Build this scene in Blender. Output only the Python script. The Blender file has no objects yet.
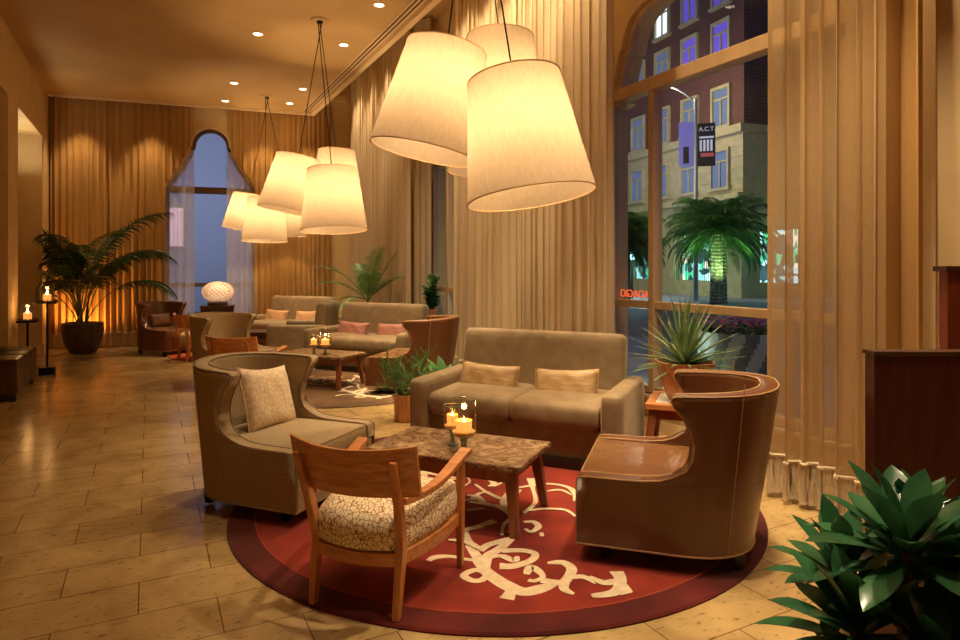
import bpy, bmesh, math, random
from mathutils import Vector, Matrix, Euler
R = math.radians
rnd = random.Random(7)
S = bpy.context.scene
COL = S.collection

# ------------------------------------------------------------------ materials
def newmat(name):
    m = bpy.data.materials.new(name); m.use_nodes = True
    nt = m.node_tree
    return m, nt, nt.nodes['Principled BSDF'], nt.nodes['Material Output']

def L(nt, a, b): nt.links.new(a, b)

def plain(name, col, rough=.6, metal=0., spec=.5, coat=0.):
    m, nt, b, o = newmat(name)
    b.inputs['Base Color'].default_value = (*col, 1); b.inputs['Roughness'].default_value = rough
    b.inputs['Metallic'].default_value = metal; b.inputs['Specular IOR Level'].default_value = spec
    b.inputs['Coat Weight'].default_value = coat
    return m

def noisy(name, c1, c2, scale=8, stretch=(1, 1, 1), rough=.6, bump=.0, bscale=None, detail=5, spec=.5, lo=.35, hi=.65, distort=0., coat=0., rrange=0.):
    m, nt, b, o = newmat(name)
    tc = nt.nodes.new('ShaderNodeTexCoord'); mp = nt.nodes.new('ShaderNodeMapping')
    mp.inputs['Scale'].default_value = stretch
    L(nt, tc.outputs['Object'], mp.inputs['Vector'])
    n = nt.nodes.new('ShaderNodeTexNoise'); n.inputs['Scale'].default_value = scale
    n.inputs['Detail'].default_value = detail; n.inputs['Distortion'].default_value = distort
    L(nt, mp.outputs['Vector'], n.inputs['Vector'])
    r = nt.nodes.new('ShaderNodeValToRGB')
    r.color_ramp.elements[0].position = lo; r.color_ramp.elements[0].color = (*c1, 1)
    r.color_ramp.elements[1].position = hi; r.color_ramp.elements[1].color = (*c2, 1)
    L(nt, n.outputs['Fac'], r.inputs['Fac']); L(nt, r.outputs['Color'], b.inputs['Base Color'])
    b.inputs['Roughness'].default_value = rough; b.inputs['Specular IOR Level'].default_value = spec
    b.inputs['Coat Weight'].default_value = coat
    if bump:
        n2 = nt.nodes.new('ShaderNodeTexNoise'); n2.inputs['Scale'].default_value = bscale or scale * 4
        n2.inputs['Detail'].default_value = 3
        L(nt, mp.outputs['Vector'], n2.inputs['Vector'])
        bp = nt.nodes.new('ShaderNodeBump'); bp.inputs['Strength'].default_value = bump; bp.inputs['Distance'].default_value = .004
        L(nt, n2.outputs['Fac'], bp.inputs['Height']); L(nt, bp.outputs['Normal'], b.inputs['Normal'])
    if rrange:
        mr = nt.nodes.new('ShaderNodeMapRange'); mr.inputs['To Min'].default_value = rough - rrange; mr.inputs['To Max'].default_value = rough + rrange
        L(nt, n.outputs['Fac'], mr.inputs['Value']); L(nt, mr.outputs['Result'], b.inputs['Roughness'])
    return m

def emit(name, col, strength):
    m, nt, b, o = newmat(name)
    b.inputs['Base Color'].default_value = (*col, 1)
    b.inputs['Emission Color'].default_value = (*col, 1); b.inputs['Emission Strength'].default_value = strength
    return m

def cloth(name, c1, c2, trans=.35, transp=0., scale=60, stretch=(1, 1, .1), rough=.9):
    m, nt, b, o = newmat(name)
    tc = nt.nodes.new('ShaderNodeTexCoord'); mp = nt.nodes.new('ShaderNodeMapping'); mp.inputs['Scale'].default_value = stretch
    L(nt, tc.outputs['Object'], mp.inputs['Vector'])
    n = nt.nodes.new('ShaderNodeTexNoise'); n.inputs['Scale'].default_value = scale; n.inputs['Detail'].default_value = 4
    L(nt, mp.outputs['Vector'], n.inputs['Vector'])
    r = nt.nodes.new('ShaderNodeValToRGB'); r.color_ramp.elements[0].position = .35; r.color_ramp.elements[1].position = .65
    r.color_ramp.elements[0].color = (*c1, 1); r.color_ramp.elements[1].color = (*c2, 1)
    L(nt, n.outputs['Fac'], r.inputs['Fac'])
    d = nt.nodes.new('ShaderNodeBsdfDiffuse'); t = nt.nodes.new('ShaderNodeBsdfTranslucent')
    L(nt, r.outputs['Color'], d.inputs['Color']); L(nt, r.outputs['Color'], t.inputs['Color'])
    mx = nt.nodes.new('ShaderNodeMixShader'); mx.inputs['Fac'].default_value = trans
    L(nt, d.outputs[0], mx.inputs[1]); L(nt, t.outputs[0], mx.inputs[2])
    out = mx.outputs[0]
    if transp:
        tp = nt.nodes.new('ShaderNodeBsdfTransparent'); m2 = nt.nodes.new('ShaderNodeMixShader'); m2.inputs['Fac'].default_value = transp
        # fabric seen edge-on lets less through
        L(nt, out, m2.inputs[1]); L(nt, tp.outputs[0], m2.inputs[2]); out = m2.outputs[0]
    L(nt, out, o.inputs['Surface'])
    return m

def thin_glass(name, tint=(1, 1, 1), gloss=.08, rough=0.):
    m, nt, b, o = newmat(name)
    tp = nt.nodes.new('ShaderNodeBsdfTransparent'); tp.inputs['Color'].default_value = (*tint, 1)
    g = nt.nodes.new('ShaderNodeBsdfGlossy'); g.inputs['Roughness'].default_value = rough
    lw = nt.nodes.new('ShaderNodeLayerWeight'); lw.inputs['Blend'].default_value = .5
    f = nt.nodes.new('ShaderNodeMath'); f.operation = 'POWER'; f.inputs[1].default_value = 4.; L(nt, lw.outputs['Facing'], f.inputs[0])
    mx = nt.nodes.new('ShaderNodeMixShader')
    mr = nt.nodes.new('ShaderNodeMath'); mr.operation = 'MULTIPLY_ADD'; mr.inputs[1].default_value = .55; mr.inputs[2].default_value = gloss
    L(nt, f.outputs[0], mr.inputs[0]); L(nt, mr.outputs[0], mx.inputs['Fac'])
    L(nt, tp.outputs[0], mx.inputs[1]); L(nt, g.outputs[0], mx.inputs[2]); L(nt, mx.outputs[0], o.inputs['Surface'])
    return m

M = {}
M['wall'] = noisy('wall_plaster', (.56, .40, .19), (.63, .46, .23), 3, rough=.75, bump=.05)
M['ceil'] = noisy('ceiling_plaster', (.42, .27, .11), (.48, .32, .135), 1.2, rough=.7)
M['niche'] = plain('niche_plaster', (.8, .72, .55), .8)
M['dark_trim'] = plain('dark_bronze_trim', (.05, .03, .02), .4, .6)
M['gold_trim'] = plain('cream_trim', (.66, .5, .29), .5)
M['frame'] = noisy('window_frame_wood', (.46, .31, .15), (.55, .38, .2), 6, (1, 1, .1), rough=.4)
M['frame_dark'] = plain('dark_window_frame', (.10, .06, .035), .4)
M['curtain'] = cloth('amber_drape', (.48, .285, .105), (.53, .32, .12), .2, 0, 140)
M['curtain_light'] = cloth('pale_linen_drape', (.63, .50, .32), (.69, .56, .37), .3, 0, 160)
M['sheer'] = cloth('gold_sheer', (.64, .455, .23), (.69, .50, .265), .28, .32, 160)
M['sheer_white'] = cloth('white_sheer', (.85, .84, .86), (.95, .93, .95), .45, .40, 90)
M['fringe'] = cloth('cream_fringe', (.68, .54, .36), (.8, .68, .48), .2, 0, 200)
M['sofa'] = noisy('taupe_chenille', (.185, .128, .065), (.245, .175, .092), 9, (1, 1, 1), rough=.75, bump=.25, bscale=260)
M['sofa'].node_tree.nodes['Principled BSDF'].inputs['Sheen Weight'].default_value = .3
M['sofa'].node_tree.nodes['Principled BSDF'].inputs['Sheen Roughness'].default_value = .4
M['sofa'].node_tree.nodes['Principled BSDF'].inputs['Sheen Tint'].default_value = (1, .8, .55, 1)
M['tweed'] = noisy('sand_tweed', (.24, .17, .085), (.42, .315, .175), 210, rough=.85, bump=.3, bscale=320, lo=.4, hi=.6)
M['pillow_cream'] = noisy('cream_slub', (.62, .47, .29), (.82, .67, .45), 45, (1, .35, 1), rough=.8, bump=.4, bscale=110)
M['pillow_gold'] = noisy('bronze_silk', (.29, .18, .08), (.44, .295, .145), 16, (.5, 1, 3), rough=.42, bump=.3, bscale=30)
M['pillow_rose'] = noisy('rose_silk', (.27, .11, .085), (.36, .165, .125), 14, (.5, 1, 3), rough=.45, bump=.3, bscale=30)
M['pillow_rust'] = noisy('rust_cloth', (.42, .22, .10), (.52, .3, .15), 20, rough=.7)
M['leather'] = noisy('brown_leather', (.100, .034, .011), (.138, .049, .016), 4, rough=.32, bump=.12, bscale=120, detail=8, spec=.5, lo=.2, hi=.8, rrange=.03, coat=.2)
M['leather_light'] = noisy('tan_seat_leather', (.155, .066, .023), (.205, .092, .033), 4, rough=.27, bump=.1, bscale=90, detail=8, lo=.2, hi=.8, rrange=.03, coat=.25)  # paler brown than the shell leather, used on the seats
M['leather_seam'] = plain('tan_stitching', (.38, .21, .09), .5)
M['piping'] = plain('taupe_piping', (.25, .17, .09), .7)
M['wood'] = noisy('cherry_wood', (.42, .145, .04), (.60, .25, .075), 4, (9, 9, 1.2), rough=.32, bump=.05, bscale=40, distort=1., coat=.15)
M['wood_h'] = noisy('cherry_wood_level', (.42, .145, .04), (.62, .26, .08), 4, (1.2, 9, 12), rough=.32, bump=.05, bscale=40, distort=.6, coat=.15)
M['wood_orange'] = noisy('honey_wood', (.48, .20, .06), (.62, .29, .1), 4, (1.2, 9, 12), rough=.35)
M['wood_dark'] = noisy('dark_wood', (.035, .015, .008), (.07, .03, .014), 5, (1, 8, 8), rough=.35)
M['wood_table'] = noisy('walnut_wood', (.2, .06, .02), (.30, .10, .035), 5, (8, 8, 1), rough=.35)
M['red_wood'] = noisy('mahogany', (.060, .008, .005), (.105, .016, .009), 4, (8, 8, .8), rough=.3, bump=.03, coat=.2)
M['red_wood_lit'] = noisy('mahogany_lit', (.20, .035, .012), (.27, .055, .02), 4, (8, 8, .8), rough=.35)  # same mahogany on the upper panel, its stronger light put into the colour
M['black'] = plain('black_metal', (.012, .01, .009), .4, .5)
M['foot'] = plain('ebonised_wood', (.012, .008, .006), .35)
M['bench'] = noisy('bench_leather', (.045, .022, .012), (.085, .045, .024), 6, rough=.35, bump=.1, bscale=60)
M['cork'] = noisy('hewn_wood', (.42, .17, .065), (.60, .29, .12), 5, (3, 3, .8), rough=.45, bump=.4, bscale=14, distort=1.5)
M['terra'] = noisy('terracotta', (.42, .2, .1), (.52, .27, .14), 8, rough=.7)
M['pot_dark'] = noisy('dark_ribbed_pot', (.045, .028, .018), (.08, .05, .03), 10, rough=.45)
M['soil'] = noisy('soil', (.03, .02, .012), (.08, .05, .03), 60, rough=.95, bump=.5)
M['white_tile'] = noisy('pale_inlay', (.62, .56, .45), (.74, .68, .56), 8, rough=.4)

def leafmat(name, c1, c2, rough=.38, scale=4, trans=.2):
    m, nt, b, o = newmat(name)
    tc = nt.nodes.new('ShaderNodeTexCoord'); n = nt.nodes.new('ShaderNodeTexNoise'); n.inputs['Scale'].default_value = scale; n.inputs['Detail'].default_value = 4
    L(nt, tc.outputs['Object'], n.inputs['Vector'])
    r = nt.nodes.new('ShaderNodeValToRGB'); r.color_ramp.elements[0].position = .35; r.color_ramp.elements[1].position = .68
    r.color_ramp.elements[0].color = (*c1, 1); r.color_ramp.elements[1].color = (*c2, 1)
    L(nt, n.outputs['Fac'], r.inputs['Fac']); L(nt, r.outputs[0], b.inputs['Base Color'])
    b.inputs['Roughness'].default_value = rough
    t = nt.nodes.new('ShaderNodeBsdfTranslucent'); L(nt, r.outputs[0], t.inputs['Color'])
    mx = nt.nodes.new('ShaderNodeMixShader'); mx.inputs['Fac'].default_value = trans
    L(nt, b.outputs[0], mx.inputs[1]); L(nt, t.outputs[0], mx.inputs[2]); L(nt, mx.outputs[0], o.inputs['Surface'])
    return m
M['leaf_dark'] = leafmat('dark_palm_leaf', (.012, .035, .010), (.035, .085, .022), .35)
M['leaf_palm'] = leafmat('green_palm_leaf', (.06, .15, .03), (.15, .28, .07), .45)
M['leaf_agave'] = leafmat('agave_leaf', (.08, .17, .06), (.24, .32, .14), .4, 9)
M['leaf_broad'] = leafmat('glossy_broad_leaf', (.020, .085, .035), (.055, .19, .07), .25, 5, .12)
M['leaf_mid'] = leafmat('mid_green_leaf', (.04, .13, .035), (.10, .24, .06), .4)
M['leaf_street'] = leafmat('street_palm_leaf', (.05, .16, .04), (.13, .30, .08), .5)
M['stem'] = plain('green_stem', (.10, .13, .04), .5)
M['stem_brown'] = plain('brown_stem', (.10, .06, .03), .7)

# marble table top
def marble():
    m, nt, b, o = newmat('emperador_marble')
    tc = nt.nodes.new('ShaderNodeTexCoord')
    n = nt.nodes.new('ShaderNodeTexNoise'); n.inputs['Scale'].default_value = 8; n.inputs['Detail'].default_value = 12; n.inputs['Distortion'].default_value = 2.0
    L(nt, tc.outputs['Object'], n.inputs['Vector'])
    v = nt.nodes.new('ShaderNodeTexVoronoi'); v.feature = 'DISTANCE_TO_EDGE'; v.inputs['Scale'].default_value = 13
    mx = nt.nodes.new('ShaderNodeMixRGB'); mx.inputs['Fac'].default_value = .22
    L(nt, tc.outputs['Object'], mx.inputs[1]); L(nt, n.outputs['Color'], mx.inputs[2]); L(nt, mx.outputs[0], v.inputs['Vector'])
    r = nt.nodes.new('ShaderNodeValToRGB'); e = r.color_ramp.elements
    e[0].position = .34; e[0].color = (.13, .068, .032, 1); e[1].position = .72; e[1].color = (.42, .30, .18, 1)
    k = e.new(.52); k.color = (.22, .13, .068, 1)
    L(nt, n.outputs['Fac'], r.inputs['Fac'])
    r2 = nt.nodes.new('ShaderNodeValToRGB'); r2.color_ramp.elements[0].position = 0; r2.color_ramp.elements[0].color = (1, 1, 1, 1); r2.color_ramp.elements[1].position = .05; r2.color_ramp.elements[1].color = (0, 0, 0, 1)
    L(nt, v.outputs['Distance'], r2.inputs['Fac'])
    m2 = nt.nodes.new('ShaderNodeMixRGB'); m2.inputs[2].default_value = (.62, .48, .3, 1)
    mm = nt.nodes.new('ShaderNodeMath'); mm.operation = 'MULTIPLY'; mm.inputs[1].default_value = .3
    L(nt, r2.outputs[0], mm.inputs[0]); L(nt, mm.outputs[0], m2.inputs[0]); L(nt, r.outputs[0], m2.inputs[1])
    L(nt, m2.outputs[0], b.inputs['Base Color']); b.inputs['Roughness'].default_value = .25
    return m
M['marble'] = marble()

# travertine floor, 0.61 x 0.305 m tiles laid in running bond
def floor_mat():
    m, nt, b, o = newmat('travertine_floor')
    tc = nt.nodes.new('ShaderNodeTexCoord'); mp = nt.nodes.new('ShaderNodeMapping'); mp.inputs['Location'].default_value = (.345, .02, 0)
    L(nt, tc.outputs['Object'], mp.inputs['Vector'])
    br = nt.nodes.new('ShaderNodeTexBrick'); br.offset = .5; br.offset_frequency = 2
    br.inputs['Scale'].default_value = 1; br.inputs['Brick Width'].default_value = .61; br.inputs['Row Height'].default_value = .305
    br.inputs['Mortar Size'].default_value = .0028; br.inputs['Mortar Smooth'].default_value = .1; br.inputs['Bias'].default_value = 0
    br.inputs['Color1'].default_value = (.55, .40, .185, 1); br.inputs['Color2'].default_value = (.46, .325, .145, 1); br.inputs['Mortar'].default_value = (.17, .10, .045, 1)
    L(nt, mp.outputs[0], br.inputs['Vector'])
    n = nt.nodes.new('ShaderNodeTexNoise'); n.inputs['Scale'].default_value = 3.5; n.inputs['Detail'].default_value = 8; n.inputs['Distortion'].default_value = .8
    L(nt, tc.outputs['Object'], n.inputs['Vector'])
    r = nt.nodes.new('ShaderNodeValToRGB'); r.color_ramp.elements[0].position = .3; r.color_ramp.elements[0].color = (.72, .66, .58, 1); r.color_ramp.elements[1].position = .7; r.color_ramp.elements[1].color = (1.08, 1.06, 1.0, 1)
    L(nt, n.outputs['Fac'], r.inputs['Fac'])
    n3 = nt.nodes.new('ShaderNodeTexNoise'); n3.inputs['Scale'].default_value = 26; n3.inputs['Detail'].default_value = 6
    mp3 = nt.nodes.new('ShaderNodeMapping'); mp3.inputs['Scale'].default_value = (.8, 1.6, 1); L(nt, tc.outputs['Object'], mp3.inputs[0]); L(nt, mp3.outputs[0], n3.inputs['Vector'])
    r3 = nt.nodes.new('ShaderNodeValToRGB'); r3.color_ramp.elements[0].position = .30; r3.color_ramp.elements[0].color = (.42, .3, .2, 1); r3.color_ramp.elements[1].position = .42; r3.color_ramp.elements[1].color = (1, 1, 1, 1)
    L(nt, n3.outputs['Fac'], r3.inputs['Fac'])
    a = nt.nodes.new('ShaderNodeMixRGB'); a.blend_type = 'MULTIPLY'; a.inputs[0].default_value = 1
    L(nt, br.outputs['Color'], a.inputs[1]); L(nt, r.outputs[0], a.inputs[2])
    c = nt.nodes.new('ShaderNodeMixRGB'); c.blend_type = 'MULTIPLY'; c.inputs[0].default_value = .7
    L(nt, a.outputs[0], c.inputs[1]); L(nt, r3.outputs[0], c.inputs[2])
    L(nt, c.outputs[0], b.inputs['Base Color'])
    mr = nt.nodes.new('ShaderNodeMapRange'); mr.inputs['To Min'].default_value = .13; mr.inputs['To Max'].default_value = .27
    L(nt, n.outputs['Fac'], mr.inputs['Value']); L(nt, mr.outputs[0], b.inputs['Roughness'])
    bp = nt.nodes.new('ShaderNodeBump'); bp.inputs['Strength'].default_value = .25; bp.inputs['Distance'].default_value = .003; bp.invert = True
    L(nt, br.outputs['Fac'], bp.inputs['Height']); L(nt, bp.outputs[0], b.inputs['Normal'])
    b.inputs['Specular IOR Level'].default_value = .5
    return m
M['floor'] = floor_mat()

def seat_pattern():
    m, nt, b, o = newmat('pebble_print_fabric')
    tc = nt.nodes.new('ShaderNodeTexCoord'); mp = nt.nodes.new('ShaderNodeMapping'); mp.inputs['Scale'].default_value = (1.35, 1, 1)
    L(nt, tc.outputs['Object'], mp.inputs[0])
    n = nt.nodes.new('ShaderNodeTexNoise'); n.inputs['Scale'].default_value = 20
    L(nt, mp.outputs[0], n.inputs['Vector'])
    mx = nt.nodes.new('ShaderNodeMixRGB'); mx.inputs[0].default_value = .03
    L(nt, mp.outputs[0], mx.inputs[1]); L(nt, n.outputs['Color'], mx.inputs[2])
    v = nt.nodes.new('ShaderNodeTexVoronoi'); v.feature = 'DISTANCE_TO_EDGE'; v.inputs['Scale'].default_value = 42; L(nt, mx.outputs[0], v.inputs['Vector'])
    r = nt.nodes.new('ShaderNodeValToRGB'); r.color_ramp.elements[0].position = .045; r.color_ramp.elements[0].color = (.34, .17, .06, 1); r.color_ramp.elements[1].position = .085; r.color_ramp.elements[1].color = (.86, .74, .50, 1)
    L(nt, v.outputs['Distance'], r.inputs['Fac']); L(nt, r.outputs[0], b.inputs['Base Color']); b.inputs['Roughness'].default_value = .8
    return m
M['pebble'] = seat_pattern()

def rug_mat(name, inner, inner2, border, r_in, r_line):
    m, nt, b, o = newmat(name)
    tc = nt.nodes.new('ShaderNodeTexCoord'); ln = nt.nodes.new('ShaderNodeVectorMath'); ln.operation = 'LENGTH'
    L(nt, tc.outputs['Object'], ln.inputs[0])
    n = nt.nodes.new('ShaderNodeTexNoise'); n.inputs['Scale'].default_value = 2.6; n.inputs['Detail'].default_value = 7
    L(nt, tc.outputs['Object'], n.inputs['Vector'])
    r = nt.nodes.new('ShaderNodeValToRGB'); r.color_ramp.elements[0].position = .33; r.color_ramp.elements[0].color = (*inner2, 1); r.color_ramp.elements[1].position = .62; r.color_ramp.elements[1].color = (*inner, 1)
    L(nt, n.outputs['Fac'], r.inputs['Fac'])
    st = nt.nodes.new('ShaderNodeValToRGB'); st.color_ramp.interpolation = 'CONSTANT'
    e = st.color_ramp.elements; e[0].position = 0; e[0].color = (0, 0, 0, 1); e[1].position = r_in; e[1].color = (1, 1, 1, 1)
    L(nt, ln.outputs['Value'], st.inputs['Fac'])   # radius measured in units of 2 m by the map below
    mr = nt.nodes.new('ShaderNodeMath'); mr.operation = 'MULTIPLY'; mr.inputs[1].default_value = .5
    L(nt, ln.outputs['Value'], mr.inputs[0]); L(nt, mr.outputs[0], st.inputs['Fac'])
    mx = nt.nodes.new('ShaderNodeMixRGB'); L(nt, st.outputs[0], mx.inputs[0]); L(nt, r.outputs[0], mx.inputs[1])
    n4 = nt.nodes.new('ShaderNodeValToRGB'); n4.color_ramp.elements[0].position = .35; n4.color_ramp.elements[0].color = tuple(x * .6 for x in border) + (1,); n4.color_ramp.elements[1].position = .7; n4.color_ramp.elements[1].color = tuple(x * 1.7 for x in border) + (1,)
    L(nt, n.outputs['Fac'], n4.inputs['Fac']); L(nt, n4.outputs[0], mx.inputs[2])
    L(nt, mx.outputs[0], b.inputs['Base Color']); b.inputs['Roughness'].default_value = .95; b.inputs['Specular IOR Level'].default_value = .15
    b.inputs['Sheen Weight'].default_value = .15
    n2 = nt.nodes.new('ShaderNodeTexNoise'); n2.inputs['Scale'].default_value = 300
    L(nt, tc.outputs['Object'], n2.inputs['Vector'])
    bp = nt.nodes.new('ShaderNodeBump'); bp.inputs['Strength'].default_value = .4; bp.inputs['Distance'].default_value = .003
    L(nt, n2.outputs['Fac'], bp.inputs['Height']); L(nt, bp.outputs[0], b.inputs['Normal'])
    return m
M['rug_red'] = rug_mat('red_rug', (.27, .028, .013), (.14, .012, .007), (.080, .009, .007), .722, .68)
M['rug_brown'] = rug_mat('brown_rug', (.16, .085, .035), (.085, .042, .018), (.10, .055, .024), .70, .68)
M['rug_orange'] = rug_mat('orange_red_rug', (.50, .085, .022), (.38, .055, .015), (.4, .055, .018), .73, .68)
M['cream_wool'] = noisy('cream_wool', (.60, .47, .30), (.72, .58, .40), 30, rough=.95, bump=.3, bscale=300)

def shade_mat():
    m, nt, b, o = newmat('parchment_shade')
    tc = nt.nodes.new('ShaderNodeTexCoord'); n = nt.nodes.new('ShaderNodeTexNoise'); n.inputs['Scale'].default_value = 60; n.inputs['Detail'].default_value = 3
    mp = nt.nodes.new('ShaderNodeMapping'); mp.inputs['Scale'].default_value = (1, 1, .3)
    L(nt, tc.outputs['Object'], mp.inputs[0]); L(nt, mp.outputs[0], n.inputs['Vector'])
    r = nt.nodes.new('ShaderNodeValToRGB'); r.color_ramp.elements[0].position = .3; r.color_ramp.elements[0].color = (.385, .305, .215, 1); r.color_ramp.elements[1].position = .7; r.color_ramp.elements[1].color = (.435, .35, .255, 1)
    L(nt, n.outputs['Fac'], r.inputs['Fac'])
    d = nt.nodes.new('ShaderNodeBsdfDiffuse'); t = nt.nodes.new('ShaderNodeBsdfTranslucent')
    L(nt, r.outputs[0], d.inputs[0]); L(nt, r.outputs[0], t.inputs[0])
    mx = nt.nodes.new('ShaderNodeMixShader'); mx.inputs[0].default_value = .5
    L(nt, d.outputs[0], mx.inputs[1]); L(nt, t.outputs[0], mx.inputs[2]); L(nt, mx.outputs[0], o.inputs['Surface'])
    return m
M['shade'] = shade_mat()
M['rim'] = plain('shade_rim_tape', (.55, .36, .18), .7)
M['bulb'] = emit('warm_bulb', (1, .62, .25), 6)
M['down'] = emit('downlight_lens', (1, .85, .6), 14)
M['flame'] = emit('candle_flame', (1, .55, .16), 60)
M['candle'] = emit('glowing_wax', (1, .36, .07), 1.1)
M['glass'] = thin_glass('window_glass', (.95, .97, .98), .02)
M['vase'] = thin_glass('votive_glass', (.95, .96, .92), .10)
M['vase_green'] = plain('green_glass_foot', (.25, .36, .27), .08); M['vase_green'].node_tree.nodes['Principled BSDF'].inputs['Transmission Weight'].default_value = .8
M['pebbles'] = noisy('candlelit_pebbles', (.6, .32, .09), (.95, .6, .22), 90, rough=.6, bump=.6)  # candle glow is put into the amber pebble colour

# ------------------------------------------------------------------ mesh helpers
def link(name, me, mat=None, parent=None, smooth=True):
    o = bpy.data.objects.new(name, me); COL.objects.link(o)
    if mat is not None:
        for mm in (mat if isinstance(mat, (list, tuple)) else [mat]): me.materials.append(mm)
    if parent is not None: o.parent = parent
    if smooth:
        for p in me.polygons: p.use_smooth = True
    return o

def ob(name, bm, mat=None, parent=None, smooth=True, bevel=0, seg=2, angle=40, recalc=True):
    if recalc: bmesh.ops.recalc_face_normals(bm, faces=bm.faces)
    me = bpy.data.meshes.new(name); bm.to_mesh(me); bm.free()
    o = link(name, me, mat, parent, smooth)
    if bevel:
        md = o.modifiers.new('bevel', 'BEVEL'); md.width = bevel; md.segments = seg; md.limit_method = 'ANGLE'; md.angle_limit = R(angle)
        md.harden_normals = True
    elif smooth:
        me.set_sharp_from_angle(angle=R(42))
    return o

def box(bm, x0, x1, y0, y1, z0, z1, mat_index=0):
    v = [bm.verts.new(p) for p in ((x0, y0, z0), (x1, y0, z0), (x1, y1, z0), (x0, y1, z0), (x0, y0, z1), (x1, y0, z1), (x1, y1, z1), (x0, y1, z1))]
    for f in ((0, 3, 2, 1), (4, 5, 6, 7), (0, 1, 5, 4), (1, 2, 6, 5), (2, 3, 7, 6), (3, 0, 4, 7)):
        fc = bm.faces.new([v[i] for i in f]); fc.material_index = mat_index
    return v

def hexa(bm, bot, top):
    v = [bm.verts.new(p) for p in list(bot) + list(top)]
    for f in ((0, 3, 2, 1), (4, 5, 6, 7), (0, 1, 5, 4), (1, 2, 6, 5), (2, 3, 7, 6), (3, 0, 4, 7)): bm.faces.new([v[i] for i in f])

def lathe(bm, prof, n=32, cx=0, cy=0, cap=True, rfun=None):
    rings = []
    for r, z in prof:
        rings.append([bm.verts.new((cx + r * (rfun(2 * math.pi * i / n) if rfun else 1) * math.cos(2 * math.pi * i / n), cy + r * (rfun(2 * math.pi * i / n) if rfun else 1) * math.sin(2 * math.pi * i / n), z)) for i in range(n)])
    for a, b in zip(rings, rings[1:]):
        for i in range(n): bm.faces.new((a[i], a[(i + 1) % n], b[(i + 1) % n], b[i]))
    if cap:
        if prof[0][0] > 1e-4: bm.faces.new(rings[0][::-1])
        if prof[-1][0] > 1e-4: bm.faces.new(rings[-1])
    return rings

def tube(bm, pts, rad, n=8, closed=False, cap=True):
    pts = [Vector(p) for p in pts]; N = len(pts); rings = []
    rads = rad if isinstance(rad, (list, tuple)) else [rad] * N
    prev = None
    for i, p in enumerate(pts):
        t = (pts[(i + 1) % N] - pts[i - 1]) if closed else (pts[min(i + 1, N - 1)] - pts[max(i - 1, 0)])
        if t.length < 1e-9: t = Vector((0, 0, 1))
        t.normalize()
        if prev is None:
            u = t.orthogonal().normalized()
        else:
            u = prev - t * prev.dot(t)
            u = u.normalized() if u.length > 1e-6 else t.orthogonal().normalized()
        prev = u; w = t.cross(u)
        rings.append([bm.verts.new(p + (u * math.cos(2 * math.pi * k / n) + w * math.sin(2 * math.pi * k / n)) * rads[i]) for k in range(n)])
    rng = range(N) if closed else range(N - 1)
    for i in rng:
        a, b = rings[i], rings[(i + 1) % N]
        for k in range(n): bm.faces.new((a[k], a[(k + 1) % n], b[(k + 1) % n], b[k]))
    if cap and not closed:
        bm.faces.new(rings[0][::-1]); bm.faces.new(rings[-1])

def rbox(bm, cx, cy, cz, sx, sy, sz, r=.04, puff=0, nx=10, ny=10, nz=6, dome=0):
    """cushion: superellipsoid-like rounded box with slightly puffed faces"""
    vs = {}
    def P(i, j, k):
        key = (i, j, k)
        if key in vs: return vs[key]
        def e(t):
            return math.copysign(1 - (1 - abs(t)) ** 1.5, t)
        u, v, w = e(2 * i / nx - 1), e(2 * j / ny - 1), e(2 * k / nz - 1)
        p = Vector((u * sx / 2, v * sy / 2, w * sz / 2))
        core = Vector((max(-sx / 2 + r, min(sx / 2 - r, p.x)), max(-sy / 2 + r, min(sy / 2 - r, p.y)), max(-sz / 2 + r, min(sz / 2 - r, p.z))))
        d = p - core
        if d.length > 1e-9: p = core + d.normalized() * min(r, d.length if d.length < r else r)
        f = (1 - u * u) * (1 - v * v)
        p.z += (dome if w > 0 else 0) * f * (w if w > 0 else 0)
        p.x += puff * (1 - w * w) * u; p.y += puff * (1 - w * w) * v
        vs[key] = bm.verts.new((p.x + cx, p.y + cy, p.z + cz)); return vs[key]
    for i in range(nx):
        for j in range(ny):
            bm.faces.new((P(i, j, 0), P(i, j + 1, 0), P(i + 1, j + 1, 0), P(i + 1, j, 0)))
            bm.faces.new((P(i, j, nz), P(i + 1, j, nz), P(i + 1, j + 1, nz), P(i, j + 1, nz)))
    for i in range(nx):
        for k in range(nz):
            bm.faces.new((P(i, 0, k), P(i + 1, 0, k), P(i + 1, 0, k + 1), P(i, 0, k + 1)))
            bm.faces.new((P(i, ny, k), P(i, ny, k + 1), P(i + 1, ny, k + 1), P(i + 1, ny, k)))
    for j in range(ny):
        for k in range(nz):
            bm.faces.new((P(0, j, k), P(0, j, k + 1), P(0, j + 1, k + 1), P(0, j + 1, k)))
            bm.faces.new((P(nx, j, k), P(nx, j + 1, k), P(nx, j + 1, k + 1), P(nx, j, k + 1)))

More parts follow.
